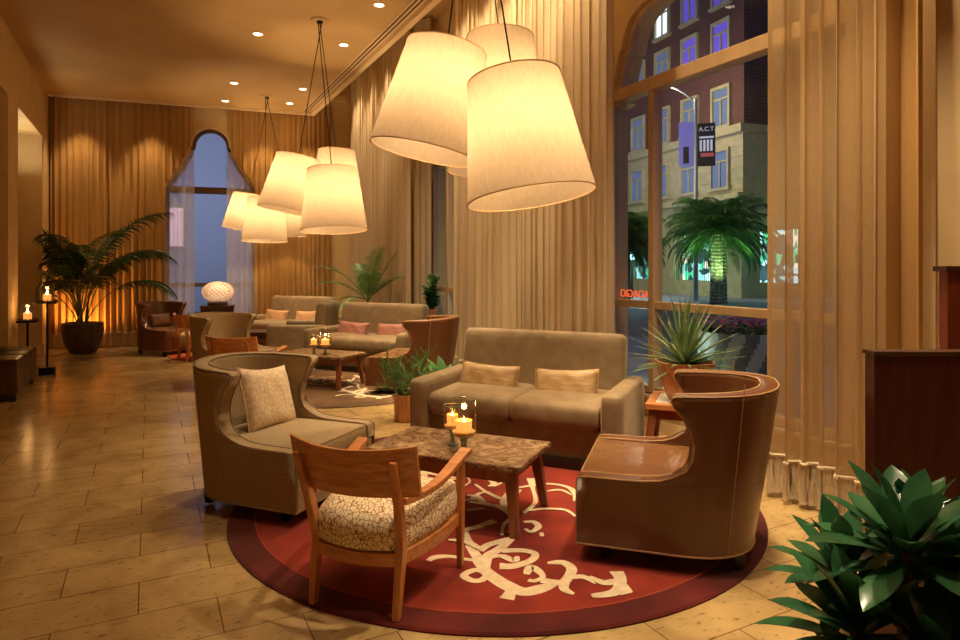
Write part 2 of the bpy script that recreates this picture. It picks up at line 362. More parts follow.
def empty(name, loc, rz=0, label=None, cat=None, group=None, rot=None):
    o = bpy.data.objects.new(name, None); COL.objects.link(o); o.location = loc
    o.rotation_euler = rot if rot else (0, 0, rz)
    o.empty_display_size = .2
    if label: tag(o, label, cat, group)
    return o
def tag(o, label, cat, group=None, kind=None):
    o['label'] = label; o['category'] = cat
    if group: o['group'] = group
    if kind: o['kind'] = kind
    return o
def struct(o): o['kind'] = 'structure'; return o
def facing(az): return R(180 - az)
def copy_tree(o, parent=None):
    c = o.copy(); COL.objects.link(c)
    if parent is not None: c.parent = parent
    for ch in list(o.children): copy_tree(ch, c)
    return c
def placed(root, loc, az, label, group=None):
    root.location = loc; root.rotation_euler = (0, 0, facing(az)); root['label'] = label
    if group: root['group'] = group
    elif 'group' in root: del root['group']
    return root
def dup(src, loc, az, label, group=None): return placed(copy_tree(src), loc, az, label, group)
def recolor(o, a, b):
    for ch in o.children_recursive:
        if ch.type == 'MESH' and any(s.material == a for s in ch.material_slots):
            ch.data = ch.data.copy()
            for i, mm in enumerate(ch.data.materials):
                if mm == a: ch.data.materials[i] = b
            ch.data.name = ch.data.name

# ------------------------------------------------------------------ the room
CZ = 4.4
XL, XR = -1.55, 4.0
BK = Vector((-.1482, 1.0))                      # the rear wall runs slightly askew
def yb(x): return 13.04 - .15 * x               # rear drape line
bm = bmesh.new(); box(bm, -4.2, 4.02, -1.5, 15.2, -.1, 0); struct(ob('floor', bm, M['floor'], smooth=False))
bm = bmesh.new(); 
v = [(-4.2, -1.5), (2.84, -1.5), (2.84, yb(2.84)), (-1.8, yb(-1.8)), (-4.2, yb(-4.2))]
f = bm.faces.new([bm.verts.new((x, y, CZ)) for x, y in v]); ext = bmesh.ops.extrude_face_region(bm, geom=[f])
bmesh.ops.translate(bm, verts=[g for g in ext['geom'] if isinstance(g, bmesh.types.BMVert)], vec=(0, 0, .12))
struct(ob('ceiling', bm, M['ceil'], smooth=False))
# raised pocket over the drapes
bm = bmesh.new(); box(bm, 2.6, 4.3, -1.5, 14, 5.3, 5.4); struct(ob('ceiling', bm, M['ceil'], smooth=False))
bm = bmesh.new(); box(bm, 2.72, 2.84, -1.5, yb(2.8), 4.52, 5.3); struct(ob('wall_pocket', bm, M['wall'], smooth=False))
# slot diffuser
r_ = empty('slot_air_vent', (2.62, 5.2, CZ), 0, 'long dark twin-slot air vent in the ceiling above the right drapes', 'air vent')
for dx in (0, .055):
    bm = bmesh.new(); box(bm, dx, dx + .03, -6, 7.2, -.006, .0); ob('slot', bm, M['dark_trim'], r_, smooth=False)
bm = bmesh.new(); box(bm, -.02, .0, -6, 7.2, -.012, 0); box(bm, .03, .055, -6, 7.2, -.012, 0); box(bm, .085, .11, -6, 7.2, -.012, 0); ob('vent_frame', bm, M['gold_trim'], r_, smooth=False)
# edge bead along both ceiling edges
bm = bmesh.new(); box(bm, 2.78, 2.86, -1.5, yb(2.8), CZ - .03, CZ); struct(ob('trim_1', bm, M['gold_trim'], smooth=False))
bm = bmesh.new(); hexa(bm, [(-1.74, yb(-1.74) - .12, CZ - .035), (2.78, yb(2.78) - .12, CZ - .035), (2.78, yb(2.78) - .04, CZ - .035), (-1.74, yb(-1.74) - .04, CZ - .035)],
     [(-1.74, yb(-1.74) - .12, CZ - .001), (2.78, yb(2.78) - .12, CZ - .001), (2.78, yb(2.78) - .04, CZ - .001), (-1.74, yb(-1.74) - .04, CZ - .001)])
struct(ob('trim_2', bm, M['gold_trim'], smooth=False))

# ---- left wall with two recesses
bm = bmesh.new()
box(bm, XL - .35, XL, 9.74, 10.42, 0, CZ)         # pier
box(bm, XL - .35, XL, 12.6, 15.0, 0, CZ)
box(bm, XL - .35, XL, 10.42, 12.6, 3.57, CZ)      # above the niche
box(bm, XL - .35, XL, 4.0, 9.74, 3.57, CZ)
box(bm, XL - .35, XL, -1.5, 4.0, 0, CZ)
struct(ob('wall_left', bm, M['wall'], smooth=False))
bm = bmesh.new(); box(bm, XL - 1.3, XL - 1.2, 3.6, 15.0, 0, CZ); box(bm, XL - 1.25, XL - .35, 9.9, 10.2, 0, CZ); box(bm, XL - 1.25, XL - .35, 12.6, 12.75, 0, CZ); box(bm, XL - 1.3, XL - .35, 3.5, 3.6, 0, CZ)
struct(ob('wall_alcove', bm, M['wall'], smooth=False))
bm = bmesh.new(); box(bm, XL - 1.2, XL - .35, 3.6, 12.6, 3.57, 3.65); struct(ob('ceiling', bm, M['niche'], smooth=False))
bm = bmesh.new(); box(bm, XL, XL + .018, 9.76, 10.4, 0, .16); box(bm, XL, XL + .018, 12.62, 13.1, 0, .16); box(bm, XL - .33, XL - .0, 12.58, 12.598, 0, .16)
struct(ob('baseboard_left', bm, M['gold_trim'], smooth=False, bevel=.004))
# low panel closing the niche
bm = bmesh.new(); box(bm, XL - .42, XL - .36, 10.42, 12.6, 0, 3.57); struct(ob('wall_niche', bm, M['wall'], smooth=False))

# ---- ogee window outlines: half width against height
def ogee(sh, r, zc, n=14): return sh + [(r * math.cos(math.pi / 2 * i / n), zc + r * math.sin(math.pi / 2 * i / n)) for i in range(n + 1)]
BIG = ogee([(1.24, .30), (1.24, 3.02), (1.12, 3.05), (1.10, 3.22), (1.06, 3.36), (1.02, 3.46), (1.01, 3.50), (.97, 3.51), (.955, 3.6), (.92, 3.68), (.87, 3.75), (.80, 3.81), (.69, 3.86), (.56, 3.90), (.46, 3.93), (.455, 3.96), (.42, 3.97)], .42, 4.0)
SMALL = ogee([(.78, .30), (.78, 2.90), (.74, 2.99), (.67, 3.06), (.62, 3.16), (.56, 3.24), (.50, 3.31), (.45, 3.44), (.39, 3.53), (.36, 3.64), (.355, 3.68), (.33, 3.69)], .33, 3.71)
def wall_with_windows(name, P0, P1, zt, thick_dir, thick, centers, mat, HALF):
    d = Vector((P1[0] - P0[0], P1[1] - P0[1])); Ln = d.length; d.normalize(); nrm = Vector(thick_dir).normalized()
    bm = bmesh.new(); HW_ = HALF[0][0]
    def quad(pts):
        a = [bm.verts.new((P0[0] + d.x * s, P0[1] + d.y * s, z)) for s, z in pts]
        b = [bm.verts.new((P0[0] + d.x * s + nrm.x * thick, P0[1] + d.y * s + nrm.y * thick, z)) for s, z in pts]
        bm.faces.new(a); bm.faces.new(b[::-1])
        n = len(pts)
        for i in range(n): bm.faces.new((a[i], a[(i + 1) % n], b[(i + 1) % n], b[i]))
    s = 0
    for c in centers:
        quad([(s, 0), (c - HW_, 0), (c - HW_, zt), (s, zt)])
        quad([(c - HW_, 0), (c + HW_, 0), (c + HW_, .30), (c - HW_, .30)])
        for sg in (-1, 1):
            for (w0, z0), (w1, z1) in zip(HALF, HALF[1:]):
                if abs(z1 - z0) < 1e-6 or (w0 >= HW_ - 1e-6 and w1 >= HW_ - 1e-6): continue
                quad([(c + sg * HW_, z0), (c + sg * w0, z0), (c + sg * w1, z1), (c + sg * HW_, z1)])
            quad([(c + sg * HW_, HALF[-1][1]), (c, HALF[-1][1]), (c, zt), (c + sg * HW_, zt)])
        s = c + HW_
    quad([(s, 0), (Ln, 0), (Ln, zt), (s, zt)])
    bmesh.ops.remove_doubles(bm, verts=bm.verts, dist=1e-5)
    return struct(ob(name, bm, mat, smooth=False))

def window(name, centre, dirv, out, HALF, mull, zt, dy=.05, fmat=None):
    """local frame: x along the wall, y outwards"""
    fmat = fmat or M['frame']
    root = bpy.data.objects.new(name, None); COL.objects.link(root)
    root.location = (centre[0], centre[1], 0); root.rotation_euler = (0, 0, math.atan2(dirv[1], dirv[0]))
    root['kind'] = 'structure'
    sgn = 1 if (Vector((-dirv[1], dirv[0])).dot(Vector(out)) > 0) else -1
    W_ = HALF[0][0]
    bm = bmesh.new()
    pts = [(w, z) for w, z in HALF] + [(-w, z) for w, z in HALF[::-1][1:]]
    t = .06; inner = []; n = len(pts)
    for i, (w, z) in enumerate(pts):
        a = Vector(pts[i - 1]); b = Vector(pts[(i + 1) % n]); tg = (b - a).normalized(); nr = Vector((-tg.y, tg.x))
        if z < .5: nr = Vector((-1 if w > 0 else 1, 1)).normalized() * 1.3
        inner.append(Vector((w, z)) + nr * t)
    def prof(y0, y1, A, B):
        O0 = [bm.verts.new((w[0], y0, w[1])) for w in A]; I0 = [bm.verts.new((p[0], y0, p[1])) for p in B]
        O1 = [bm.verts.new((w[0], y1, w[1])) for w in A]; I1 = [bm.verts.new((p[0], y1, p[1])) for p in B]
        for i in range(n):
            j = (i + 1) % n
            bm.faces.new((O0[i], O0[j], I0[j], I0[i])); bm.faces.new((I0[i], I0[j], I1[j], I1[i])); bm.faces.new((O1[i], I1[i], I1[j], O1[j])); bm.faces.new((O0[i], O1[i], O1[j], O0[j]))
    prof(dy * sgn, (dy + .08) * sgn, pts, inner)
    ob('window_frame', bm, fmat, root, smooth=False)
    bm = bmesh.new(); box(bm, -W_ + .02, W_ - .02, (dy - .03) * sgn, (dy + .10) * sgn, zt - .06, zt + .06); ob('transom', bm, fmat, root, smooth=False, bevel=.01)
    bm = bmesh.new(); box(bm, -W_ + .02, W_ - .02, (dy - .01) * sgn, (dy + .08) * sgn, 1.06, 1.13); ob('rail', bm, fmat, root, smooth=False, bevel=.006)
    for sx in mull:
        bm = bmesh.new(); box(bm, sx - .035, sx + .035, (dy - .02) * sgn, (dy + .09) * sgn, .30, zt - .05); ob('mullion', bm, fmat, root, smooth=False, bevel=.006)
    bm = bmesh.new()
    bm.faces.new([bm.verts.new((w * .99, (dy + .04) * sgn, z)) for w, z in pts]); ob('pane', bm, M['glass'], root, smooth=False)
    bm = bmesh.new(); box(bm, -W_ - .03, W_ + .03, -.05 * sgn, .05 * sgn, .27, .30); ob('window_sill', bm, fmat, root, smooth=False, bevel=.006)
    return root
WC = (3.85, 8.32)
YB4 = yb(4.0)
wall_with_windows('wall_right', (XR, -1.5), (XR, YB4 + .5), 5.35, (1, 0), .3, [c + 1.5 for c in WC], M['wall'], BIG)
for i, c in enumerate(WC): window('window_%d' % (i + 1), (XR, c), (0, 1), (1, 0), BIG, (-.95, .61), 3.10)
bd = Vector((1, -.15)).normalized(); BO = .16
P0 = Vector((-1.9, yb(-1.9) + BO)); P1 = Vector((4.3, yb(4.3) + BO))
cx_back = 1.03
sb = (Vector((cx_back, yb(cx_back) + BO)) - P0).length
wall_with_windows('wall_back', P0, P1, 5.35, (.15, 1), .3, [sb], M['wall'], SMALL)
window('window_3', (cx_back, yb(cx_back) + BO), bd, (.15, 1), SMALL, (), 2.88, .14, M['frame_dark'])
# gilt bead round the rear arch
bm = bmesh.new(); q_ = [(w, z) for w, z in SMALL[1:]]; q_ = q_ + [(-w, z) for w, z in q_[::-1][1:]]
tube(bm, [(w * 1.015, 0, z + .006) for w, z in q_], .016, 6); o_ = struct(ob('trim_3', bm, M['gold_trim'])); o_.location = (cx_back, yb(cx_back) + BO - .01, 0); o_.rotation_euler = (0, 0, math.atan2(bd.y, bd.x))
bm = bmesh.new(); hexa(bm, [(-1.9, yb(-1.9) + .0, CZ + .3), (4.2, yb(4.2), CZ + .3), (4.2, yb(4.2) + .6, CZ + .3), (-1.9, yb(-1.9) + .6, CZ + .3)], [(-1.9, yb(-1.9), CZ + .4), (4.2, yb(4.2), CZ + .4), (4.2, yb(4.2) + .6, CZ + .4), (-1.9, yb(-1.9) + .6, CZ + .4)])
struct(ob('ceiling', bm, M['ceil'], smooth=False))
# wall on the right, by the reception desk, and the one behind the camera
bm = bmesh.new(); box(bm, 3.66, 4.3, -1.5, 1.90, 0, 5.35); struct(ob('wall_return', bm, M['wall'], smooth=False))
bm = bmesh.new(); box(bm, -4.2, 4.3, -1.7, -1.5, 0, 5.35); struct(ob('wall_front', bm, M['wall'], smooth=False))
bm = bmesh.new(); box(bm, XR - .015, XR, 1.9, YB4, 0, .1); struct(ob('baseboard_right', bm, M['gold_trim'], smooth=False))

# ------------------------------------------------------------------ drapes
def drape(name, p0, p1, z0, z1, mat, label, group=None, fold=.16, amp=.06, fringe=.22, seed=1, res=14, rows=9, cut=None):
    rr = random.Random(seed)
    p0 = Vector(p0); p1 = Vector(p1); d = p1 - p0; Ln = d.length; d.normalize(); nr = Vector((-d.y, d.x))
    n = max(8, int(Ln / fold * res)); ph = [0]
    k = [fold * rr.uniform(.75, 1.3) for _ in range(int(Ln / fold * 1.6) + 4)]
    edges = [0]
    for q in k: edges.append(edges[-1] + q)
    ampk = [amp * rr.uniform(.55, 1.25) for _ in edges]
    skew = [rr.uniform(-.02, .02) for _ in edges]
    h2 = [(rr.uniform(.15, .5), rr.uniform(0, 6.3), rr.uniform(.05, .3), rr.uniform(0, 6.3)) for _ in edges]
    def path(s, zf):
        i = 0
        while i + 1 < len(edges) and edges[i + 1] < s: i += 1
        t = (s - edges[i]) / (edges[i + 1] - edges[i])
        a = ampk[i] * (.75 + .35 * (1 - zf))
        w = math.sin(2 * math.pi * t)
        q1, f1, q2, f2 = h2[i]; env = math.sin(math.pi * t) ** 2
        off = a * (w + env * (q1 * math.sin(4 * math.pi * t + f1 + .5 * zf) + q2 * math.sin(8 * math.pi * t + f2 - .8 * zf)))
        sx = s + .018 * math.sin(4 * math.pi * t) + skew[i] * (1 - zf) * math.sin(math.pi * t)
        p = p0 + d * sx + nr * off
        return p
    root = empty(name, (p0.x, p0.y, 0), 0, label, 'curtain', group)
    ss = [Ln * i / n for i in range(n + 1)]
    def swag(s):
        if cut: 
            zc_ = cut(s)
            if zc_: return zc_
        return z0 + fringe + (.028 * abs(math.sin(s / fold * .8 + seed)) if fringe else 0)
    fr_ok = [not (cut and cut(s)) for s in ss]
    bm = bmesh.new(); grid = []
    for j in range(rows + 1):
        zf = j / rows; row = []
        for s in ss:
            zb = swag(s); q = path(s, zf); row.append(bm.verts.new((q.x - p0.x, q.y - p0.y, zb + (z1 - zb) * zf)))
        grid.append(row)
    for j in range(rows):
        for i in range(n): bm.faces.new((grid[j][i], grid[j][i + 1], grid[j + 1][i + 1], grid[j + 1][i]))
    o = ob('drape_cloth', bm, mat, root)
    if fringe:
        bm = bmesh.new()
        gimp = [(path(s, 0).x - p0.x, path(s, 0).y - p0.y, swag(s)) for s, k_ in zip(ss, fr_ok) if k_]
        tube(bm, gimp, .012, 6)
        ob('gimp_band', bm, M['fringe'], root)
        bm = bmesh.new(); s = 0; step = .011 if Ln < 1.6 else .025
        while s < Ln:
            if cut and cut(s): s += step; continue
            q = path(s, 0); q2 = path(min(Ln, s + rr.uniform(-.01, .01)), 0); z = swag(s); zb = z0 + rr.uniform(0, .012)
            x, y = q.x - p0.x, q.y - p0.y; x2, y2 = q2.x - p0.x + rr.uniform(-.008, .008), q2.y - p0.y + rr.uniform(-.008, .008)
            w = .0055
            a = [bm.verts.new((x + dx, y + dy, z)) for dx, dy in ((-w, 0), (w * .5, w), (w * .5, -w))]
            b = [bm.verts.new((x2 + dx, y2 + dy, zb + .03)) for dx, dy in ((-w, 0), (w * .5, w), (w * .5, -w))]
            c = [bm.verts.new((x2 + dx * 1.8, y2 + dy * 1.8, zb)) for dx, dy in ((-w, 0), (w * .5, w), (w * .5, -w))]
            for A, B in ((a, b), (b, c)):
                for i in range(3): bm.faces.new((A[i], A[(i + 1) % 3], B[(i + 1) % 3], B[i]))
            ds_ = .001
            dl = (path(min(Ln, s + ds_), 0) - path(s, 0)).length / ds_
            s += step / max(1, dl)
        ob('fringe', bm, M['fringe'], root)
    return root
GB = 'floor-length drapes along the rear wall'
def bp(x, dy=.07): return (x, yb(x) + dy)
def arch_z(hw):
    for (w0, z0), (w1, z1) in zip(SMALL[1:], SMALL[2:]):
        if w1 <= hw <= w0 and w0 != w1: return z0 + (z1 - z0) * (w0 - hw) / (w0 - w1)
    return None
def cutter(x0):
    def f(s):
        hw = abs(x0 + s / 1.0112 - cx_back)
        return arch_z(hw) + .03 if .30 < hw < .78 else None
    return f
drape('drape', bp(-1.52), bp(.72), .03, 4.62, M['curtain'], 'amber floor-length drape behind the big potted palm, left of the rear window', GB, seed=3, fold=.10, amp=.035, cut=cutter(-1.52))
drape('drape', bp(1.34), bp(3.22), .03, 4.62, M['curtain'], 'amber floor-length drape on the rear wall right of the blue window', GB, seed=8, fold=.10, amp=.035, cut=cutter(1.34))
drape('sheer_curtain', bp(.24, .22), bp(.74, .22), .05, 3.62, M['sheer_white'], 'white sheer hanging over the left side of the rear window', 'white sheers at the rear window', seed=5, fold=.12, amp=.02, fringe=0)
drape('sheer_curtain', bp(1.31, .22), bp(1.82, .22), .05, 3.62, M['sheer_white'], 'white sheer hanging over the right side of the rear window', 'white sheers at the rear window', seed=6, fold=.12, amp=.02, fringe=0)
drape('drape', (3.52, 9.15), (3.52, 12.3), .03, 5.25, M['curtain_light'], 'tan drape on the window wall between the rear corner and the narrow farther window', seed=11, fold=.13, amp=.07)
drape('drape', (3.84, 9.10), (3.64, 9.28), .03, 5.25, M['curtain_light'], 'narrow pale drape gathered against the wall at the left of the farther window', seed=15, fold=.10, amp=.03)
drape('drape', (3.55, 4.40), (3.55, 7.64), .03, 5.25, M['curtain_light'], 'pale linen drape hanging behind the near taupe sofa', seed=21, fold=.12, amp=.07)
drape('sheer_curtain', (3.50, 2.06), (3.50, 2.83), .03, 5.25, M['sheer'], 'golden sheer drape with tasselled fringe right of the near window', seed=33, fold=.10, amp=.07, res=16)
drape('drape', (3.58, 1.92), (3.50, 2.04), .03, 5.25, M['curtain'], 'brown drape folded back beside the golden sheer above the desk', seed=35, fold=.12, amp=.05)
# ------------------------------------------------------------------ rugs
def disc(bm, r, z0, z1, n=128):
    a = [bm.verts.new(((r) * math.cos(2 * math.pi * i / n), (r) * math.sin(2 * math.pi * i / n), z0)) for i in range(n)]
    b = [bm.verts.new((r * math.cos(2 * math.pi * i / n), r * math.sin(2 * math.pi * i / n), z1 * .5)) for i in range(n)]
    c = [bm.verts.new(((r - .012) * math.cos(2 * math.pi * i / n), (r - .012) * math.sin(2 * math.pi * i / n), z1)) for i in range(n)]
    for A, B in ((a, b), (b, c)):
        for i in range(n): bm.faces.new((A[i], A[(i + 1) % n], B[(i + 1) % n], B[i]))
    bm.faces.new(c)

def catmull(pts, n=6):
    out = []
    P = [pts[0]] + list(pts) + [pts[-1]]
    for i in range(1, len(P) - 2):
        for k in range(n):
            t = k / n; a, b, c, d = [Vector(P[i + q]) for q in (-1, 0, 1, 2)]
            out.append(.5 * ((2 * b) + (c - a) * t + (2 * a - 5 * b + 4 * c - d) * t * t + (3 * b - a - 3 * c + d) * t ** 3))
    out.append(Vector(P[-2])); return out

def strokes(bm, data, z, sc=1., rot=0, off=(0, 0)):
    """tapered brush strokes: each is a list of (x, y, width)"""
    ca, sa = math.cos(rot), math.sin(rot)
    for k_, st in enumerate(data):
        z = .0148 + .00022 * (k_ % 33)
        c = catmull([(p[0] * sc, p[1] * sc, p[2] * sc) for p in st], 6); n = len(c)
        Lf, Rt = [], []
        for i, p in enumerate(c):
            tg = Vector((c[min(i + 1, n - 1)] - c[max(i - 1, 0)])[:2]);
            if tg.length < 1e-9: tg = Vector((1, 0))
            tg.normalize(); nn = Vector((-tg.y, tg.x)); w = (p.z if p.z < .05 else .05 + (p.z - .05) * .35) * .42
            for lst, sg in ((Lf, 1), (Rt, -1)):
                q = Vector((p.x, p.y)) + nn * w * sg
                q = Vector((q.x * ca - q.y * sa + off[0], q.x * sa + q.y * ca + off[1]))
                if q.length > 1.40: q = q.normalized() * 1.40
                lst.append(bm.verts.new((q.x, q.y, z)))
        for i in range(n - 1): bm.faces.new((Lf[i], Rt[i], Rt[i + 1], Lf[i + 1]))

MOTIF = [[(-0.75,-0.7,0.034),(-0.7,-0.68,0.052),(-0.63,-0.71,0.034),(-0.58,-0.77,0.034),(-0.53,-0.81,0.034)],[(-0.56,-0.93,0.046),(-0.59,-0.89,0.046),(-0.66,-0.91,0.046),(-0.65,-0.97,0.046),(-0.61,-0.99,0.046),(-0.56,-0.96,0.046)],[(-0.54,-0.81,0.069),(-0.55,-0.96,0.138),(-0.53,-1.09,0.172),(-0.49,-1.17,0.149),(-0.41,-1.18,0.138),(-0.32,-1.17,0.034)],[(-0.51,-1.1,0.057),(-0.55,-1.15,0.081),(-0.59,-1.19,0.138)],[(-0.53,-0.83,0.092),(-0.5,-0.67,0.081),(-0.44,-0.47,0.046),(-0.36,-0.45,0.057),(-0.23,-0.42,0.103)],[(-0.55,-0.9,0.115),(-0.47,-0.79,0.103),(-0.37,-0.74,0.092),(-0.23,-0.64,0.057)],[(-0.48,-0.72,0.057),(-0.41,-0.68,0.069),(-0.33,-0.67,0.069),(-0.25,-0.66,0.034)],[(-0.47,-0.91,0.115),(-0.41,-0.94,0.092),(-0.31,-0.93,0.057),(-0.25,-0.88,0.046),(-0.28,-0.82,0.057),(-0.38,-0.77,0.069)],[(-0.47,-0.81,0.034),(-0.41,-0.82,0.046),(-0.38,-0.89,0.057),(-0.34,-0.86,0.023)],[(-0.4,-1.04,0.034),(-0.34,-0.99,0.069),(-0.34,-1.09,0.034),(-0.4,-1.11,0.034),(-0.42,-1.09,0.034)],[(-0.37,-1.12,0.069),(-0.3,-1.18,0.081),(-0.24,-1.15,0.069),(-0.18,-1.09,0.081),(-0.18,-1.02,0.069),(-0.25,-0.99,0.023)],[(-0.27,-1.17,0.069),(-0.32,-1.23,0.057),(-0.31,-1.29,0.023)],[(-0.25,-1.16,0.034),(-0.18,-1.18,0.046),(-0.17,-1.26,0.011)],[(-0.15,-1.19,0.023),(-0.13,-1.27,0.057),(-0.07,-1.29,0.081),(-0.08,-1.36,0.069),(-0.11,-1.41,0.115)],[(-0.01,-1.21,0.138),(-0.05,-1.29,0.092),(-0.14,-1.36,0.092),(-0.25,-1.34,0.034)],[(-0.29,-0.61,0.023),(-0.21,-0.49,0.023),(-0.12,-0.41,0.034),(-0.12,-0.25,0.034),(-0.23,-0.09,0.034)],[(-0.12,-0.41,0.034),(-0.05,-0.2,0.057),(0.06,-0.06,0.023)],[(-0.03,-0.4,0.034),(0.12,-0.29,0.034),(0.24,-0.07,0.034),(0.33,0.1,0.103)],[(-0.02,-0.38,0.023),(0.11,-0.4,0.029),(0.21,-0.47,0.034),(0.21,-0.58,0.023)],[(0.16,-0.02,0.034),(0.36,-0.04,0.034),(0.45,-0.15,0.04),(0.42,-0.29,0.057),(0.34,-0.38,0.011)],[(0.28,-0.16,0.017),(0.38,-0.18,0.034),(0.39,-0.29,0.011)],[(-0.05,0.33,0.011),(0.06,0.26,0.034),(0.06,0.12,0.057),(0.0,0.09,0.023)],[(0.16,0.22,0.017),(0.12,0.12,0.023),(0.03,0.07,0.017)],[(-0.19,0.01,0.017),(-0.15,-0.06,0.069),(-0.17,-0.18,0.034)],[(-0.2,-0.08,0.057),(-0.11,0.0,0.034),(-0.04,-0.01,0.023)],[(-0.14,0.31,0.017),(-0.05,0.33,0.017),(-0.07,0.22,0.017),(-0.16,0.15,0.017)],[(-0.1,-0.52,0.034),(-0.05,-0.54,0.046),(-0.06,-0.61,0.046),(-0.13,-0.65,0.034),(-0.14,-0.6,0.023)],[(-0.11,-0.7,0.069),(-0.09,-0.71,0.069)],[(-0.57,-0.54,0.023),(-0.5,-0.59,0.057),(-0.47,-0.71,0.034)],[(-0.31,-0.22,0.046),(-0.2,-0.24,0.023)],[(-0.3,0.53,0.034),(-0.21,0.45,0.023),(-0.17,0.26,0.023)],[(-0.5,0.32,0.023),(-0.34,0.42,0.046),(-0.29,0.27,0.034),(-0.29,0.09,0.023)]]
# the same scroll repeats, turned half round, on the far side of the rug
MOTIF = MOTIF + [[(-x - .35, -y + .25, w) for x, y, w in st] for st in MOTIF]

def rug(loc, mat, label, motif=None, r=1.59, rot=0):
    root = empty('round_rug', loc, 0, label, 'rug')
    bm = bmesh.new(); disc(bm, r, .001, .014); ob('rug_pile', bm, mat, root, smooth=False)
    if mat is M['rug_red']:
        bm = bmesh.new(); n = 160
        tube(bm, [((r - .147) * math.cos(2 * math.pi * i / n), (r - .147) * math.sin(2 * math.pi * i / n), .0125) for i in range(n)], .006, 6, closed=True)
        ob('border_line', bm, plain('rug_border_line', (.30, .05, .02), .95), root)
    if motif:
        bm = bmesh.new(); strokes(bm, motif, .0150, rot=rot); ob('scroll_motif', bm, M['cream_wool'], root, smooth=False, recalc=False)
    return root
C1 = Vector((1.96, 3.60)); G2 = Vector((.20, 4.41))
rug((C1.x, C1.y, 0), M['rug_red'], 'large round red rug with a cream scroll pattern under the near seating group', MOTIF)
rug((C1.x + G2.x, C1.y + G2.y, 0), M['rug_brown'], 'round brown rug with a cream scroll pattern under the middle seating group', MOTIF, rot=.5)
rug((1.72, 12.35, 0), M['rug_orange'], 'orange-red round rug, barely showing beyond the wooden chair at the rear', None, r=1.45) if False else rug((1.60, 11.55, 0), M['rug_orange'], 'orange-red round rug, barely showing beyond the wooden chair at the rear', None, r=1.35)

